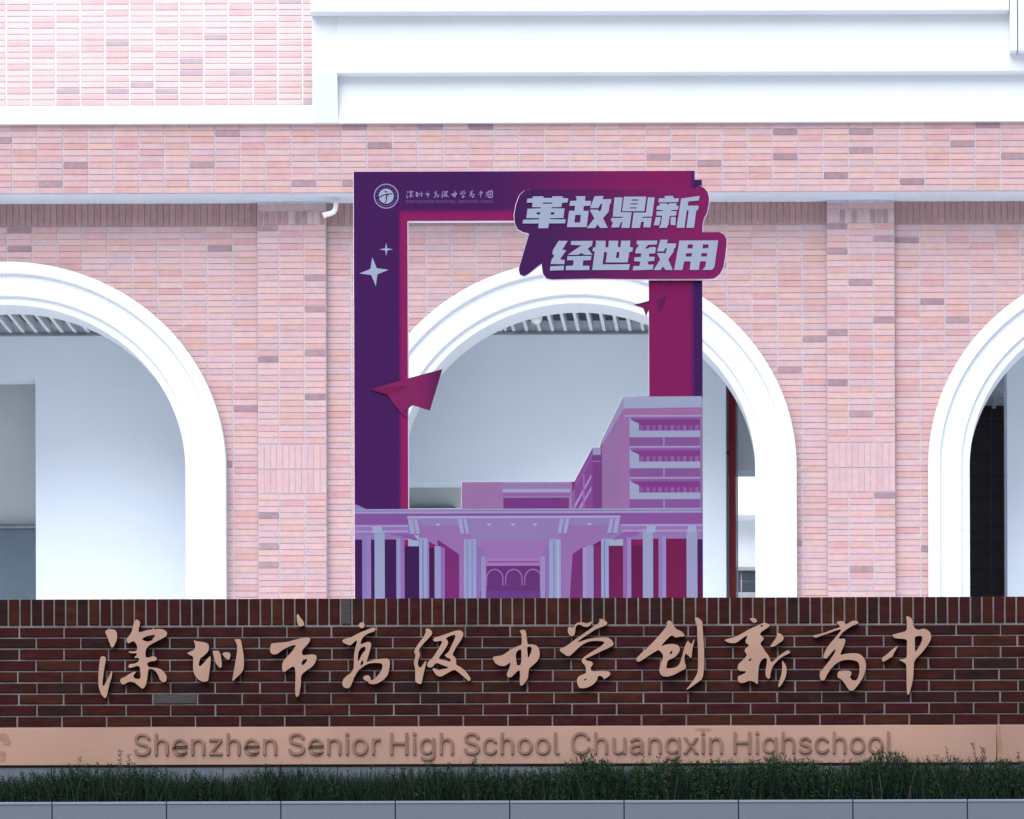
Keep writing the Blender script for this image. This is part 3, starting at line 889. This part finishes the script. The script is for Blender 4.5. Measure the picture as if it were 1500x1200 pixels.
tag(go, 'dense dark green grass growing in the planter below the copper band', 'grass', kind='stuff')
# small-leaved sprigs rising out of the grass
v, f, mi = [], [], []
def sprig(px, y, h):
    x0 = X(px, y); z0 = zsoil
    a0 = gr.uniform(0, 6.28); ln = gr.uniform(0.02, 0.2)
    n = int(h / 0.011)
    tone = 2 if gr.random() < 0.06 else (3 if gr.random() < 0.3 else 1)
    pts_ = []
    for s_ in range(n + 1):
        t = s_ / n
        pts_.append(Vector((x0 + math.cos(a0) * ln * h * t * t, y + math.sin(a0) * ln * h * t * t * 0.5, z0 + h * t)))
    n0 = len(v)
    for p_ in pts_:
        v.append((p_.x - .0012, p_.y, p_.z)); v.append((p_.x + .0012, p_.y, p_.z))
    for s_ in range(n): f.append((n0 + 2 * s_, n0 + 2 * s_ + 1, n0 + 2 * s_ + 3, n0 + 2 * s_ + 2)); mi.append(1)
    for s_ in range(int(n * 0.3), n + 1):
        p_ = pts_[s_]
        for side in (0, 1):
            a = a0 + s_ * 2.4 + side * 3.14 + gr.uniform(-.4, .4)
            L_ = gr.uniform(0.014, 0.032) * (1.2 - 0.5 * s_ / n); w_ = L_ * 0.20
            d = Vector((math.cos(a), math.sin(a), gr.uniform(0.2, 1.1))).normalized()
            sd = d.cross(Vector((gr.uniform(-1, 1), gr.uniform(-1, 1), gr.uniform(-1, 1)))).normalized()
            k = len(v)
            for q_ in (p_, p_ + d * L_ * .5 + sd * w_, p_ + d * L_, p_ + d * L_ * .5 - sd * w_): v.append(tuple(q_))
            f.append((k, k + 1, k + 2, k + 3)); mi.append(tone)
for i in range(2300):
    px = gr.uniform(-150, 1650)
    if px < 700 and gr.random() < 0.45: px = gr.uniform(750, 1500)
    y = YK + 0.14 + gr.random() * 0.30
    hmax = Z(top_py(px), y) - zsoil
    sprig(px, y, hmax * gr.uniform(0.5, 0.98))
for (px, top) in ((108, 1108), (175, 1098), (183, 1104), (690, 1108), (860, 1100), (862, 1104), (930, 1108), (985, 1105), (1140, 1106), (1290, 1096), (1300, 1098), (1310, 1101), (1322, 1104), (1435, 1092), (1432, 1098), (1440, 1100), (1485, 1106), (1393, 1100)):
    y = YK + 0.25
    sprig(px, y, Z(top, y) - zsoil)
me = bpy.data.meshes.new('leafy_sprigs')
me.from_pydata(v, [], f)
for m_ in (gm, gm2, gm3, gm4): me.materials.append(m_)
me.polygons.foreach_set('material_index', mi); me.update()
tag(link('leafy_sprigs', me), 'small-leaved dark green sprigs standing up among the planter grass', 'plants', kind='stuff')

# ------------------------------------------------------------------ photo frame board
fb = empty('photo_frame_board', (X(774, YB), YB, ZPOD), 'tall purple and magenta cut-out photo frame board standing behind the sign wall', 'photo frame')
K = 0.56
def pnode(name, build):
    m, nt, bs = new_mat(name)
    bs.inputs['Roughness'].default_value = 0.5
    bs.inputs['Specular IOR Level'].default_value = 0.04
    geo = nt.nodes.new('ShaderNodeNewGeometry')
    sp = nt.nodes.new('ShaderNodeSeparateXYZ')
    nt.links.new(geo.outputs['Position'], sp.inputs[0])
    col = build(nt, sp)
    nt.links.new(col, bs.inputs['Base Color'])
    return m
def ramp(nt, sock, a, b_, smooth=True):
    mr = nt.nodes.new('ShaderNodeMapRange')
    if smooth: mr.interpolation_type = 'SMOOTHSTEP'
    mr.inputs['From Min'].default_value = a; mr.inputs['From Max'].default_value = b_
    nt.links.new(sock, mr.inputs['Value'])
    return mr.outputs[0]
def mixc(nt, fac, A, B):
    m = nt.nodes.new('ShaderNodeMix'); m.data_type = 'RGBA'
    nt.links.new(fac, m.inputs['Factor'])
    for s_, c in (('A', A), ('B', B)):
        if isinstance(c, tuple): m.inputs[s_].default_value = (*c, 1)
        else: nt.links.new(c, m.inputs[s_])
    return m.outputs['Result']
def mmul(nt, a, b_):
    m = nt.nodes.new('ShaderNodeMath'); m.operation = 'MULTIPLY'
    nt.links.new(a, m.inputs[0]); nt.links.new(b_, m.inputs[1]); return m.outputs[0]
def mmax(nt, a, b_):
    m = nt.nodes.new('ShaderNodeMath'); m.operation = 'MAXIMUM'
    nt.links.new(a, m.inputs[0]); nt.links.new(b_, m.inputs[1]); return m.outputs[0]
IND = alb(72, 28, 94, K); MAG = alb(134, 28, 94, K); HOT = alb(146, 30, 98, K); MIDP = alb(92, 30, 84, K)
xb = lambda p: X(p, YB)
zb_ = lambda p: Z(p, YB)
def panel_cols(nt, sp):
    x_, z_ = sp.outputs['X'], sp.outputs['Z']
    base = mixc(nt, ramp(nt, x_, xb(690), xb(960)), IND, MAG)
    base = mixc(nt, ramp(nt, x_, xb(1008), xb(1020)), base, IND)
    # printed magenta glow round the opening
    gx = mmul(nt, ramp(nt, x_, xb(583), xb(590)), ramp(nt, z_, zb_(304), zb_(316)))
    gx = mmul(nt, gx, ramp(nt, x_, xb(800), xb(740)))
    base = mixc(nt, gx, base, HOT)
    # the foot of the print fades darker, right side crimson
    lo = ramp(nt, z_, zb_(800), zb_(900))
    return mixc(nt, mmul(nt, lo, ramp(nt, x_, xb(560), xb(1000))), base, alb(96, 22, 62, K))
M['panel'] = pnode('purple_magenta_print', panel_cols)
M['indigo'] = pnode('indigo_print', lambda nt, sp: mixc(nt, ramp(nt, sp.outputs['X'], xb(1012), xb(1021)), MAG, alb(66, 28, 92, K)))
M['bubble'] = pnode('speech_bubble_print', lambda nt, sp: mixc(nt, ramp(nt, sp.outputs['X'], xb(770), xb(1045)), alb(72, 30, 92, K), alb(134, 32, 98, K)))
def plane_cols(nt, sp):
    return mixc(nt, ramp(nt, sp.outputs['X'], xb(612), xb(646)), alb(134, 38, 98, K), alb(98, 30, 84, K))
M['plane'] = pnode('paper_plane_print', plane_cols)

bot = VY - (ZPOD - EYE) * F / YB
outer = [(519, bot), (519, 251), (1018.5, 251), (1018.5, 581), (1029, 581), (1029, bot)]
hole = [(597.5, 323), (951, 323), (951, 581), (913, 581.5), (881, 646), (879, 656), (868, 656), (841, 706), (676, 706), (676, 745), (597.5, 745)]
b = MB(); b.prism([[XZ(p, YB) for p in outer], [XZ(p, YB) for p in hole]], YB, YB + 0.004, M['panel']); b.obj('front_panel', fb)
b = MB(); b.prism([[XZ(p, YB) for p in [(518.2, bot), (518.2, 250.6), (1017.4, 250.6), (1017.4, 581.5), (1028.4, 581.5), (1028.4, bot)]], [XZ(p, YB) for p in [(598.1, 323.6), (950.4, 323.6), (950.4, 580.4), (912.6, 580.9), (880.4, 645.6), (878.4, 655.4), (867.6, 655.4), (840.6, 705.4), (675.4, 705.4), (675.4, 744.4), (598.1, 744.4)]]], YB + 0.0041, YB + 0.04, M['frame_edge']); b.obj('foam_core', fb)
b = MB(); b.prism([[XZ(p, YB) for p in [(1017.8, 581.2), (1017.8, 264), (1029, 264), (1029, 581.2)]]], YB + 0.0042, YB + 0.05, M['indigo']); b.obj('side_panel', fb)
b = MB(); b.box(X(530, YB), X(545, YB), YB + 0.05, YB + 0.12, ZPOD, Z(400, YB), M['steel']); b.obj('back_brace', fb)
b = MB(); b.box(X(985, YB), X(1000, YB), YB + 0.05, YB + 0.12, ZPOD, Z(400, YB), M['steel']); b.obj('back_brace', fb)

# speech bubble
bub = [(778,277.5),(1018,277),(1026,272.5),(1033,276.5),(1037.5,282),(1039.5,290),(1039,300),(1036,313),(1032,320),(1030,329),(1029.5,341),(1054,341),(1061,344.5),(1065,351),(1065,358),(1063,376),(1060,392),(1055,402),(1047,408),(1040,409),(920,409),(872,408),(810,409),(801,407.5),(796,401),(794.5,392),(794,385.5),(774,401.5),(768,404),(762,401.5),(760.5,394),(776,341.5),(767,340),(759,335.5),(755,327),(754,315),(757,299),(762,286),(769,279.5)]
y_b = YB - 0.03
b = MB(); b.prism([[XZ(p, y_b) for p in bub]], y_b, y_b + 0.006, M['bubble']); bo = b.obj('speech_bubble', fb)
b = MB(); b.prism([[XZ(p, y_b) for p in [(x_ + (0.8 if x_ > 900 else -0.8), y_ + (0.9 if y_ > 340 else -0.3)) for x_, y_ in bub]]], y_b + 0.0061, YB - 0.0005, M['frame_edge']); b.obj('bubble_backing', bo)

BOLD = [
 (760, 275, [[[(370,225),(635,225),(640,265),(850,265),(860,225),(1120,225),(1115,265),(1260,280),(1240,380),(1100,390),(1085,495),(840,500),(835,525),(1165,530),(1135,770),(800,775),(800,800),(1195,805),(1175,905),(770,905),(750,1025),(505,1025),(515,905),(110,905),(125,810),(525,805),(530,775),(205,770),(235,535),(570,525),(575,500),(350,495),(360,385),(215,380),(230,285),(365,270)],
   [(620,380),(855,380),(850,410),(615,410)], [(460,625),(560,625),(550,680),(465,680)], [(820,625),(910,625),(900,685),(815,685)]]]),
 (820, 275, [[[(415,225),(660,225),(645,340),(805,345),(785,465),(620,470),(605,590),(740,595),(690,1000),(195,1000),(250,590),(385,590),(400,465),(260,465),(275,345),(430,335),(440,270)], [(405,695),(545,695),(525,885),(380,885)]],
   [[(890,225),(1115,220),(1090,300),(1315,300),(1300,400),(1270,430),(1240,620),(1100,780),(1220,1020),(1030,1025),(965,935),(900,1025),(690,1025),(885,780),(765,565),(970,562),(1010,610),(1045,590),(1085,430),(1045,415),(985,525),(775,525)]]]),
 (890, 275, [[[(430,240),(990,240),(940,605),(380,605)], [(625,310),(790,310),(785,340),(620,340)], [(600,410),(780,410),(770,435),(595,435)], [(585,510),(755,510),(750,535),(580,535)]],
   [[(190,255),(395,260),(345,630),(620,635),(565,1025),(360,1020),(385,870),(350,880),(300,1010),(105,1010),(150,890),(105,850),(105,775),(395,770),(400,745),(145,740)]],
   [[(1030,260),(1200,260),(1135,740),(885,745),(880,770),(1125,775),(1090,1010),(915,1010),(925,870),(860,870),(825,1025),(620,1025),(670,640),(980,640)]]]),
 (955, 275, [[[(335,225),(545,225),(560,285),(695,285),(675,380),(180,385),(190,285),(345,280)]],
   [[(210,410),(380,410),(410,455),(450,410),(635,405),(630,475),(690,475),(665,575),(500,580),(500,605),(635,610),(625,715),(460,725),(430,940),(380,1025),(190,1025),(240,930),(270,720),(125,715),(130,610),(280,605),(285,580),(125,570),(145,475),(205,470)]],
   [[(115,755),(240,755),(200,960),(60,960)]], [[(485,750),(610,750),(610,960),(485,950)]],
   [[(750,290),(1215,225),(1195,340),(930,365),(915,470),(1190,470),(1175,575),(1130,590),(1070,1025),(880,1025),(940,590),(890,580),(830,1025),(635,1025),(700,600)]]]),
 (800, 340, [[[(325,230),(555,230),(420,450),(520,470),(360,690),(480,715),(470,815),(125,810),(150,700),(220,600),(170,560),(180,470)]], [[(120,865),(460,855),(450,965),(105,975)]],
   [[(640,235),(1185,230),(1165,350),(1055,430),(1180,580),(970,580),(895,535),(820,580),(555,580),(900,345),(635,330)]],
   [[(550,615),(1150,610),(1130,715),(945,720),(930,855),(1100,860),(1095,965),(500,965),(515,860),(690,850),(705,720),(535,715)]]]),
 (860, 340, [[[(220,230),(480,230),(475,395),(545,395),(560,230),(795,230),(785,395),(850,395),(870,230),(1100,230),(1090,395),(1165,400),(1150,500),(1075,515),(1030,775),(480,775),(515,515),(440,515),(400,825),(1085,820),(1060,965),(140,965),(205,500),(145,490),(165,400),(225,395),(240,270)], [(760,515),(825,515),(810,665),(735,665)]]]),
 (920, 340, [[[(235,230),(745,230),(735,330),(520,335),(430,430),(520,430),(560,395),(690,390),(710,420),(695,550),(540,560),(535,630),(685,640),(670,740),(515,750),(510,830),(650,835),(630,960),(130,975),(145,870),(300,865),(320,755),(165,745),(175,650),(335,640),(345,555),(190,545),(210,450),(290,345),(230,320)]],
   [[(825,210),(1010,210),(985,300),(1220,305),(1205,405),(1170,430),(1150,520),(1020,700),(1135,970),(955,970),(890,880),(825,970),(650,970),(820,700),(735,545),(900,545),(950,560),(990,430),(950,420),(910,500),(740,500)]]]),
 (980, 340, [[[(275,230),(1250,230),(1150,900),(1090,970),(850,970),(920,890),(945,755),(790,755),(760,970),(530,970),(555,755),(395,755),(345,970),(140,970)], [(490,330),(615,330),(605,430),(475,430)], [(865,330),(1005,330),(1000,425),(855,430)], [(445,550),(595,550),(575,635),(425,635)], [(830,550),(975,550),(960,635),(815,635)]]]),
]
ink_l = flat(174, 184, 212, 0.55)
for (ox, oy, polys) in BOLD:
    b = MB()
    for loops in polys:
        b.prism([[XZ((ox + x_ / 17.14, oy + y_ / 17.14), y_b) for x_, y_ in l] for l in loops], y_b - 0.004, y_b - 0.0004, ink_l)
    b.obj('slogan_character', bo)

# stars and paper planes
def star(cx, cy, r, ang, k=0.22):
    out = []
    for i in range(8):
        rr = r if i % 2 == 0 else r * k
        out.append((cx + rr * math.cos(ang + i * math.pi / 4), cy + rr * math.sin(ang + i * math.pi / 4)))
    return out
b = MB(); b.prism([[XZ(p, YB) for p in star(548.5, 397.5, 21.5, 1.45, 0.30)]], YB - 0.0022, YB - 0.0002, ink_l); b.obj('star', fb)
b = MB(); b.prism([[XZ(p, YB) for p in star(566.5, 365, 9.8, math.pi / 2, 0.22)]], YB - 0.0022, YB - 0.0002, ink_l); b.obj('star', fb)
yq = YB - 0.008
b = MB()
b.prism([[XZ(p, yq) for p in [(543, 570), (597, 554), (648, 540.5), (629.5, 601), (604.5, 593), (597, 598.5), (588, 604), (576, 590), (568, 578)]]], yq, YB - 0.0003, M['plane'])
b.prism([[XZ(p, yq) for p in [(568, 578), (576, 590), (597, 598.5), (597, 604), (597, 612), (588, 606)]]], yq + 0.002, YB - 0.0004, flat(124, 34, 92, K))
b.prism([[XZ(p, yq) for p in [(543, 570), (570, 566.5), (600, 565), (577, 574.5), (568, 578)]]], yq - 0.0008, yq - 0.0001, flat(124, 30, 84, K))
b.obj('paper_plane', fb)
b = MB()
b.prism([[XZ(p, yq) for p in [(928.5, 447), (952.5, 441), (952.5, 463), (950.6, 454), (946.8, 464), (942.4, 451.5)]]], YB - 0.001, YB - 0.0003, flat(122, 32, 90, K))
b.prism([[XZ(p, YB) for p in [(962, 441), (976, 434), (972, 450), (967, 460), (963, 454)]]], YB - 0.0008, YB - 0.0002, flat(110, 29, 88, K))
b.prism([[XZ(p, YB) for p in [(967, 441), (975, 437), (972, 448), (968, 454)]]], YB - 0.0012, YB - 0.0009, flat(94, 30, 88, K))
b.prism([[XZ(p, YB) for p in [(928.5, 447.2), (952, 441.2), (952, 443.4)]]], YB - 0.0018, YB - 0.0011, flat(84, 30, 80, K))
b.obj('paper_plane', fb)

# school crest and lettering at top left of the board
def ringp(cx, cy, r0, r1, n=40):
    o_ = [(cx + r1 * math.cos(2 * math.pi * i / n), cy + r1 * math.sin(2 * math.pi * i / n)) for i in range(n)]
    i_ = [(cx + r0 * math.cos(2 * math.pi * i / n), cy + r0 * math.sin(2 * math.pi * i / n)) for i in range(n)]
    return [o_, i_]
ink_v = flat(178, 165, 215, 0.46); ink_d = flat(48, 26, 78, K); ink_m = flat(128, 100, 170, 0.45)
cx, cy = 566.7, 287.0
b = MB()
b.prism([[XZ(p, YB) for p in l] for l in ringp(cx, cy, 16.6, 18.3)], YB - 0.0012, YB - 0.0002, ink_v)
b.prism([[XZ(p, YB) for p in ringp(cx, cy, 1, 11.0)[0]]], YB - 0.0012, YB - 0.0002, ink_l)
arc = [(cx + 14.6 * math.cos(a), cy + 14.6 * math.sin(a)) for a in [0.35 + 2.45 * i / 20 for i in range(21)]]
arc2 = [(cx + 13.4 * math.cos(a), cy + 13.4 * math.sin(a)) for a in [0.35 + 2.45 * i / 20 for i in range(20, -1, -1)]]
b.prism([[XZ(p, YB) for p in arc + arc2]], YB - 0.0012, YB - 0.0002, ink_m)
q = random.Random(5)
for i in range(10):
    a = math.pi + 0.05 + (math.pi - 0.1) * i / 9
    px, py = cx + 13.8 * math.cos(a), cy + 13.8 * math.sin(a)
    for (du, dv, w_, h_) in ((0, -0.8, 1.8, 0.5), (0, 0.9, 1.6, 0.5), (0.1, 0, 0.5, 2.2), (-0.8, 0.1, 0.4, 1.6)):
        ca, sa = math.cos(a + math.pi / 2), math.sin(a + math.pi / 2)
        rect = [(du - w_ / 2, dv - h_ / 2), (du + w_ / 2, dv - h_ / 2), (du + w_ / 2, dv + h_ / 2), (du - w_ / 2, dv + h_ / 2)]
        b.prism([[XZ((px + u * ca - w * sa, py + u * sa + w * ca), YB) for u, w in rect]], YB - 0.0012 - 0.0001 * (w_ * 3 % 3), YB - 0.0002, ink_m)
sc_ = 1 / 21.8
T = lambda l: [XZ((540 + x_ * sc_, 260 + y_ * sc_), YB) for x_, y_ in l]
b.prism([T([(335, 625), (420, 570), (520, 530), (620, 515), (700, 500), (795, 500), (790, 520), (700, 535), (640, 548), (625, 585), (600, 620), (608, 680), (590, 750), (560, 800), (520, 805), (560, 750), (575, 690), (560, 620), (590, 560), (540, 552), (450, 590), (350, 655)])], YB - 0.0018, YB - 0.0013, ink_d)
b.prism([T([(510, 422), (560, 430), (610, 435), (622, 465), (580, 475), (545, 455)])], YB - 0.0018, YB - 0.0013, ink_d)
b.prism([T([(430, 790), (470, 800), (520, 850), (470, 840), (420, 830)])], YB - 0.0018, YB - 0.0013, ink_d)
b.obj('school_crest', fb)
YUAN = (0, [[[(60,300),(120,250),(130,420),(100,700),(60,900),(20,880),(60,620)]],
            [[(200,330),(330,200),(560,120),(760,140),(820,300),(820,850),(760,960),(420,980),(260,900),(230,700),(330,760),(480,860),(680,850),(710,700),(710,330),(640,240),(470,260),(330,360),(300,700),(220,760)]],
            [[(400,400),(600,360),(610,430),(420,470)]], [[(380,540),(620,500),(640,560),(590,580),(600,720),(520,720),(520,600),(470,610),(420,740),(360,760),(420,620),(370,620)]]])
small = [('shen', 13.5), ('zhen', 11), ('shi', 10.5), ('gao', 10.5), ('ji', 10.5), ('zhong', 10), ('xue', 11), ('gao2', 11), ('zhong2', 11), (None, 12)]
for i, (kk_, hgt) in enumerate(small):
    ox, polys = (YUAN if kk_ is None else HZ[kk_])
    allp = [p for loops in polys for p in loops[0]]
    x0_, x1_ = min(p[0] for p in allp), max(p[0] for p in allp)
    y0_, y1_ = min(p[1] for p in allp), max(p[1] for p in allp)
    s_ = min(hgt / (y1_ - y0_), 10.5 / (x1_ - x0_))
    cxx = 601.5 + 12.9 * i
    b = MB()
    for loops in polys:
        b.prism([[XZ((cxx + (x_ - (x0_ + x1_) / 2) * s_, 284.5 + (y_ - (y0_ + y1_) / 2) * s_), YB) for x_, y_ in l] for l in loops], YB - 0.0012, YB - 0.0002, ink_v)
    b.obj('logo_character', fb)
me = text_mesh('SHENZHEN SENIOR HIGH SCHOOL / HIGH SCHOOL CAMPUS', 1.0)
wx = max(v_.co.x for v_ in me.vertices)
xform(me, lambda co: Vector((X(595.5 + co.x / wx * 127.5, YB), YB - 0.0008, Z(297.2 - co.y / caph * 3.9, YB))))
me.materials.clear(); me.materials.append(flat(150, 105, 178, 0.46))
link('logo_text', me, fb)

# printed picture of the campus on the lower part of the board
LBc, LB2, PKc, PMc, PDc = (168, 174, 207), (160, 150, 198), (160, 118, 174), (146, 90, 160), (124, 62, 134)
art = MB(); lay_n = [0]
def P(poly, c, up=True):
    if up: lay_n[0] += 1
    y0 = YB - 0.0006 - lay_n[0] * 0.00003
    art.prism([[XZ(p, YB) for p in poly]], y0, YB - 0.0002, flat(*c, 0.50))
def Rc(x0, x1, y0, y1, c, up=True): P([(x0, y0), (x1, y0), (x1, y1), (x0, y1)], c, up)
Bt = 905
INDc, CRI = (66, 28, 88), (116, 32, 88)
# right building
P([(881, 646), (913, 582), (1028.6, 581.2), (1028.6, 746), (881, 746)], (158, 118, 172))
P([(905, 600), (921, 600), (921, 746), (905, 746)], (165, 118, 172))
P([(913, 581.7), (1028.6, 581.4), (1028.6, 597.5), (914, 599)], (168, 175, 206))
P([(913, 581.9), (914, 599), (883, 650.5), (881.2, 646)], (163, 152, 196))
Rc(915, 1028.6, 599.5, 608.5, (168, 116, 172)); Rc(915, 1028.6, 608.8, 611, (182, 165, 206))
for k_ in range(3):
    y0 = 611.2 + 45.4 * k_
    Rc(922, 1025.5, y0 + 1, y0 + 20.5, (134, 66, 138))
    Rc(922, 1025.5, y0 + 1, y0 + 4, (146, 96, 168))
    P([(922, y0), (925, y0 + 5), (936, y0 + 10), (936, y0 + 20.4), (1025.5, y0 + 20.4), (1025.5, y0 + 30), (922, y0 + 30)], (166, 174, 205))
    for j in range(10): Rc(937 + 9 * j, 942.5 + 9 * j, y0 + 12.5, y0 + 20.2, (158, 100, 172) if j % 2 else (150, 90, 165), j == 0)
    Rc(922, 1025.5, y0 + 30.3, y0 + 43, (142, 92, 158)); Rc(971.5, 973.2, y0 + 30.3, y0 + 44, (172, 150, 198))
    Rc(922, 1025.5, y0 + 43, y0 + 45.2, (176, 160, 206))
# middle tower and receding wing
P([(868, 656.2), (879.5, 656.2), (881.5, 660), (881.5, 746), (868, 746)], (128, 66, 136)); Rc(868, 879.8, 656.4, 667, (160, 158, 196)); Rc(866, 880, 675.5, 677.5, (160, 110, 180))
P([(867.8, 657), (868, 746), (834, 746), (841, 706.3)], (140, 78, 154))
P([(867, 664), (867, 672), (845, 712), (842, 710)], (150, 92, 166))
for (x0, x1) in ((841, 867), (850, 867)):
    P([(x0 - 3, 745), (x0 + 1, 745), (x1 - 1, 700 + (x0 - 841) * 2), (x1 - 1, 695 + (x0 - 841) * 2)], (178, 150, 202))
Rc(853.5, 856, 695, 746, (162, 112, 180)); Rc(839.5, 841.5, 718, 746, (160, 112, 180))
# low wing
Rc(676.3, 838, 706.3, 746, (164, 128, 178)); Rc(676.3, 738, 708, 746, (162, 122, 172))
Rc(736, 836, 706.5, 708, (174, 160, 204)); Rc(737, 835, 710, 715.5, (156, 130, 184)); Rc(736, 835, 716.5, 721, (172, 174, 208)); Rc(737, 835, 723, 727, (152, 104, 166)); Rc(737, 833, 729.5, 746, (124, 60, 134))
# entrance hall
Rc(519.2, 1028.6, 752, 769, (142, 88, 160)); Rc(519.2, 596, 752, 769, (138, 88, 162))
Rc(519.2, 1028.6, 768.5, 791, (156, 122, 184))
Rc(519.2, 1028.6, 745.4, 747.8, (172, 160, 208)); Rc(519.2, 1028.6, 748.5, 752, (158, 162, 202))
Rc(519.2, 597, 768.6, 771.5, (176, 150, 208)); Rc(910, 1028.6, 768.6, 771.5, (180, 155, 206)); Rc(519.2, 597, 777, 779.4, (178, 158, 210)); Rc(910, 1028.6, 777, 779.4, (180, 155, 208))
P([(597, 758), (907, 758), (903, 778), (880, 792), (856, 806), (838, 824), (838, Bt), (665, Bt), (665, 824), (640, 800), (622, 790), (601, 780)], (156, 116, 178))
P([(612, 759), (893, 759), (888, 770), (616, 770)], (150, 132, 186))
P([(640, 790), (672, 812), (672, Bt), (650, Bt)], (126, 46, 118)); P([(838, 812), (856, 800), (856, Bt), (832, Bt)], (122, 50, 118))
P([(680, 759), (826, 759), (820, 786), (806, 800), (700, 800), (690, 786)], (152, 130, 184))
P([(700, 790), (806, 790), (790, 818), (714, 818)], (160, 118, 182))
Rc(596, 908.5, 756, 759, (180, 172, 212))
for x_ in (641, 716, 751, 783, 863): P([(x_ - 4, 767), (x_ + 4, 767), (x_, 771)], (190, 172, 214), x_ == 641)
Rc(712, 790, 829, Bt, (104, 54, 120)); Rc(712, 790, 818, 829, (172, 126, 190)); Rc(714, 789, 822, 824.5, (150, 84, 160))
Rc(690, 820, 866, Bt, (108, 62, 136))
for cxx in (724, 752, 780):
    P([(cxx + s1 * math.cos(a), 848 - s1 * 1.15 * math.sin(a)) for (s1, rng) in ((12.8, range(0, 13)), (11.2, range(12, -1, -1))) for a in [math.pi * t_ / 12 for t_ in rng]], (172, 110, 184), cxx == 724)
    Rc(cxx - 12.8, cxx - 11.2, 848, 858, (160, 104, 178), False); Rc(cxx + 11.2, cxx + 12.8, 848, 858, (160, 104, 178), False)
# backgrounds between the columns
for (x0, x1, y0, c) in ((519.2, 530, 790, INDc), (543, 548, 790, INDc), (563, 581, 790, INDc), (592, 614, 800, (64, 28, 84)), (627, 636, 802, (70, 28, 84)),
                        (870, 881, 800, (124, 44, 108)), (891, 913, 800, CRI), (924, 942, 800, (106, 28, 78)), (956, 964, 790, CRI), (975, 1006, 790, (122, 30, 82))):
    Rc(x0, x1, y0, Bt, c)
P([(520, 738), (536, 745.2), (520, 745.2)], (150, 140, 196))
Rc(597.5, 613, 784, 800, (166, 182, 206))
P([(570, 782), (590, 781), (606, 784), (613, 792), (604, 791), (592, 786)], (140, 96, 172))
Rc(886, 912, 790, 800, (166, 180, 206)); P([(895, 792), (915, 780), (935, 779), (935, 783), (915, 790)], (150, 100, 172))
# columns: (x0,x1,top,colour)
for (x0, x1, y0, c) in ((530, 537, 784, (142, 128, 190)), (537, 543, 784, (158, 128, 192)), (548, 563, 776, (160, 166, 204)), (580, 586, 788, (156, 150, 202)), (586, 592, 786, (150, 116, 184)),
                        (613.5, 625, 788, (158, 166, 206)), (618, 620, 790, (132, 134, 180)), (625, 628, 790, (152, 132, 190)), (636, 645, 800, (158, 154, 202)), (645, 651, 802, (146, 112, 182)),
                        (679, 697, 790, (158, 164, 206)), (683, 685, 792, (136, 138, 186)), (690, 692, 792, (138, 138, 186)), (697, 703, 800, (146, 116, 184)), (704, 711, 815, (158, 146, 198)),
                        (791, 798, 815, (158, 146, 198)), (799, 804, 800, (146, 116, 184)), (804, 821, 790, (158, 164, 206)), (810, 812, 792, (136, 138, 186)), (816, 818, 792, (184, 178, 212)),
                        (853, 858, 802, (168, 150, 200)), (858, 869, 800, (156, 144, 196)), (880, 891, 790, (158, 166, 206)), (884, 886, 792, (134, 136, 182)),
                        (912, 918, 790, (150, 104, 172)), (918, 924, 788, (158, 140, 196)), (941, 956, 776, (160, 164, 200)), (964, 970, 788, (156, 124, 184)), (970, 975, 786, (152, 150, 198)), (1005, 1021, 776, (160, 162, 200))):
    Rc(x0, x1, y0, Bt, c)
for (x0, x1) in ((545, 559), (947, 960), (1007, 1019)): Rc(x0, x1, 771, 781, (168, 176, 208))
for (x0, x1) in ((597, 604), (605, 611), (670, 676), (678, 683), (820, 826), (828, 834), (893, 899), (901, 908)): P([(x0, 760), (x1, 760), (x1 + (4 if x0 < 750 else -4), 782), (x0 + (4 if x0 < 750 else -4), 782)], (164, 166, 206))
ao = art.obj('campus_print', fb)
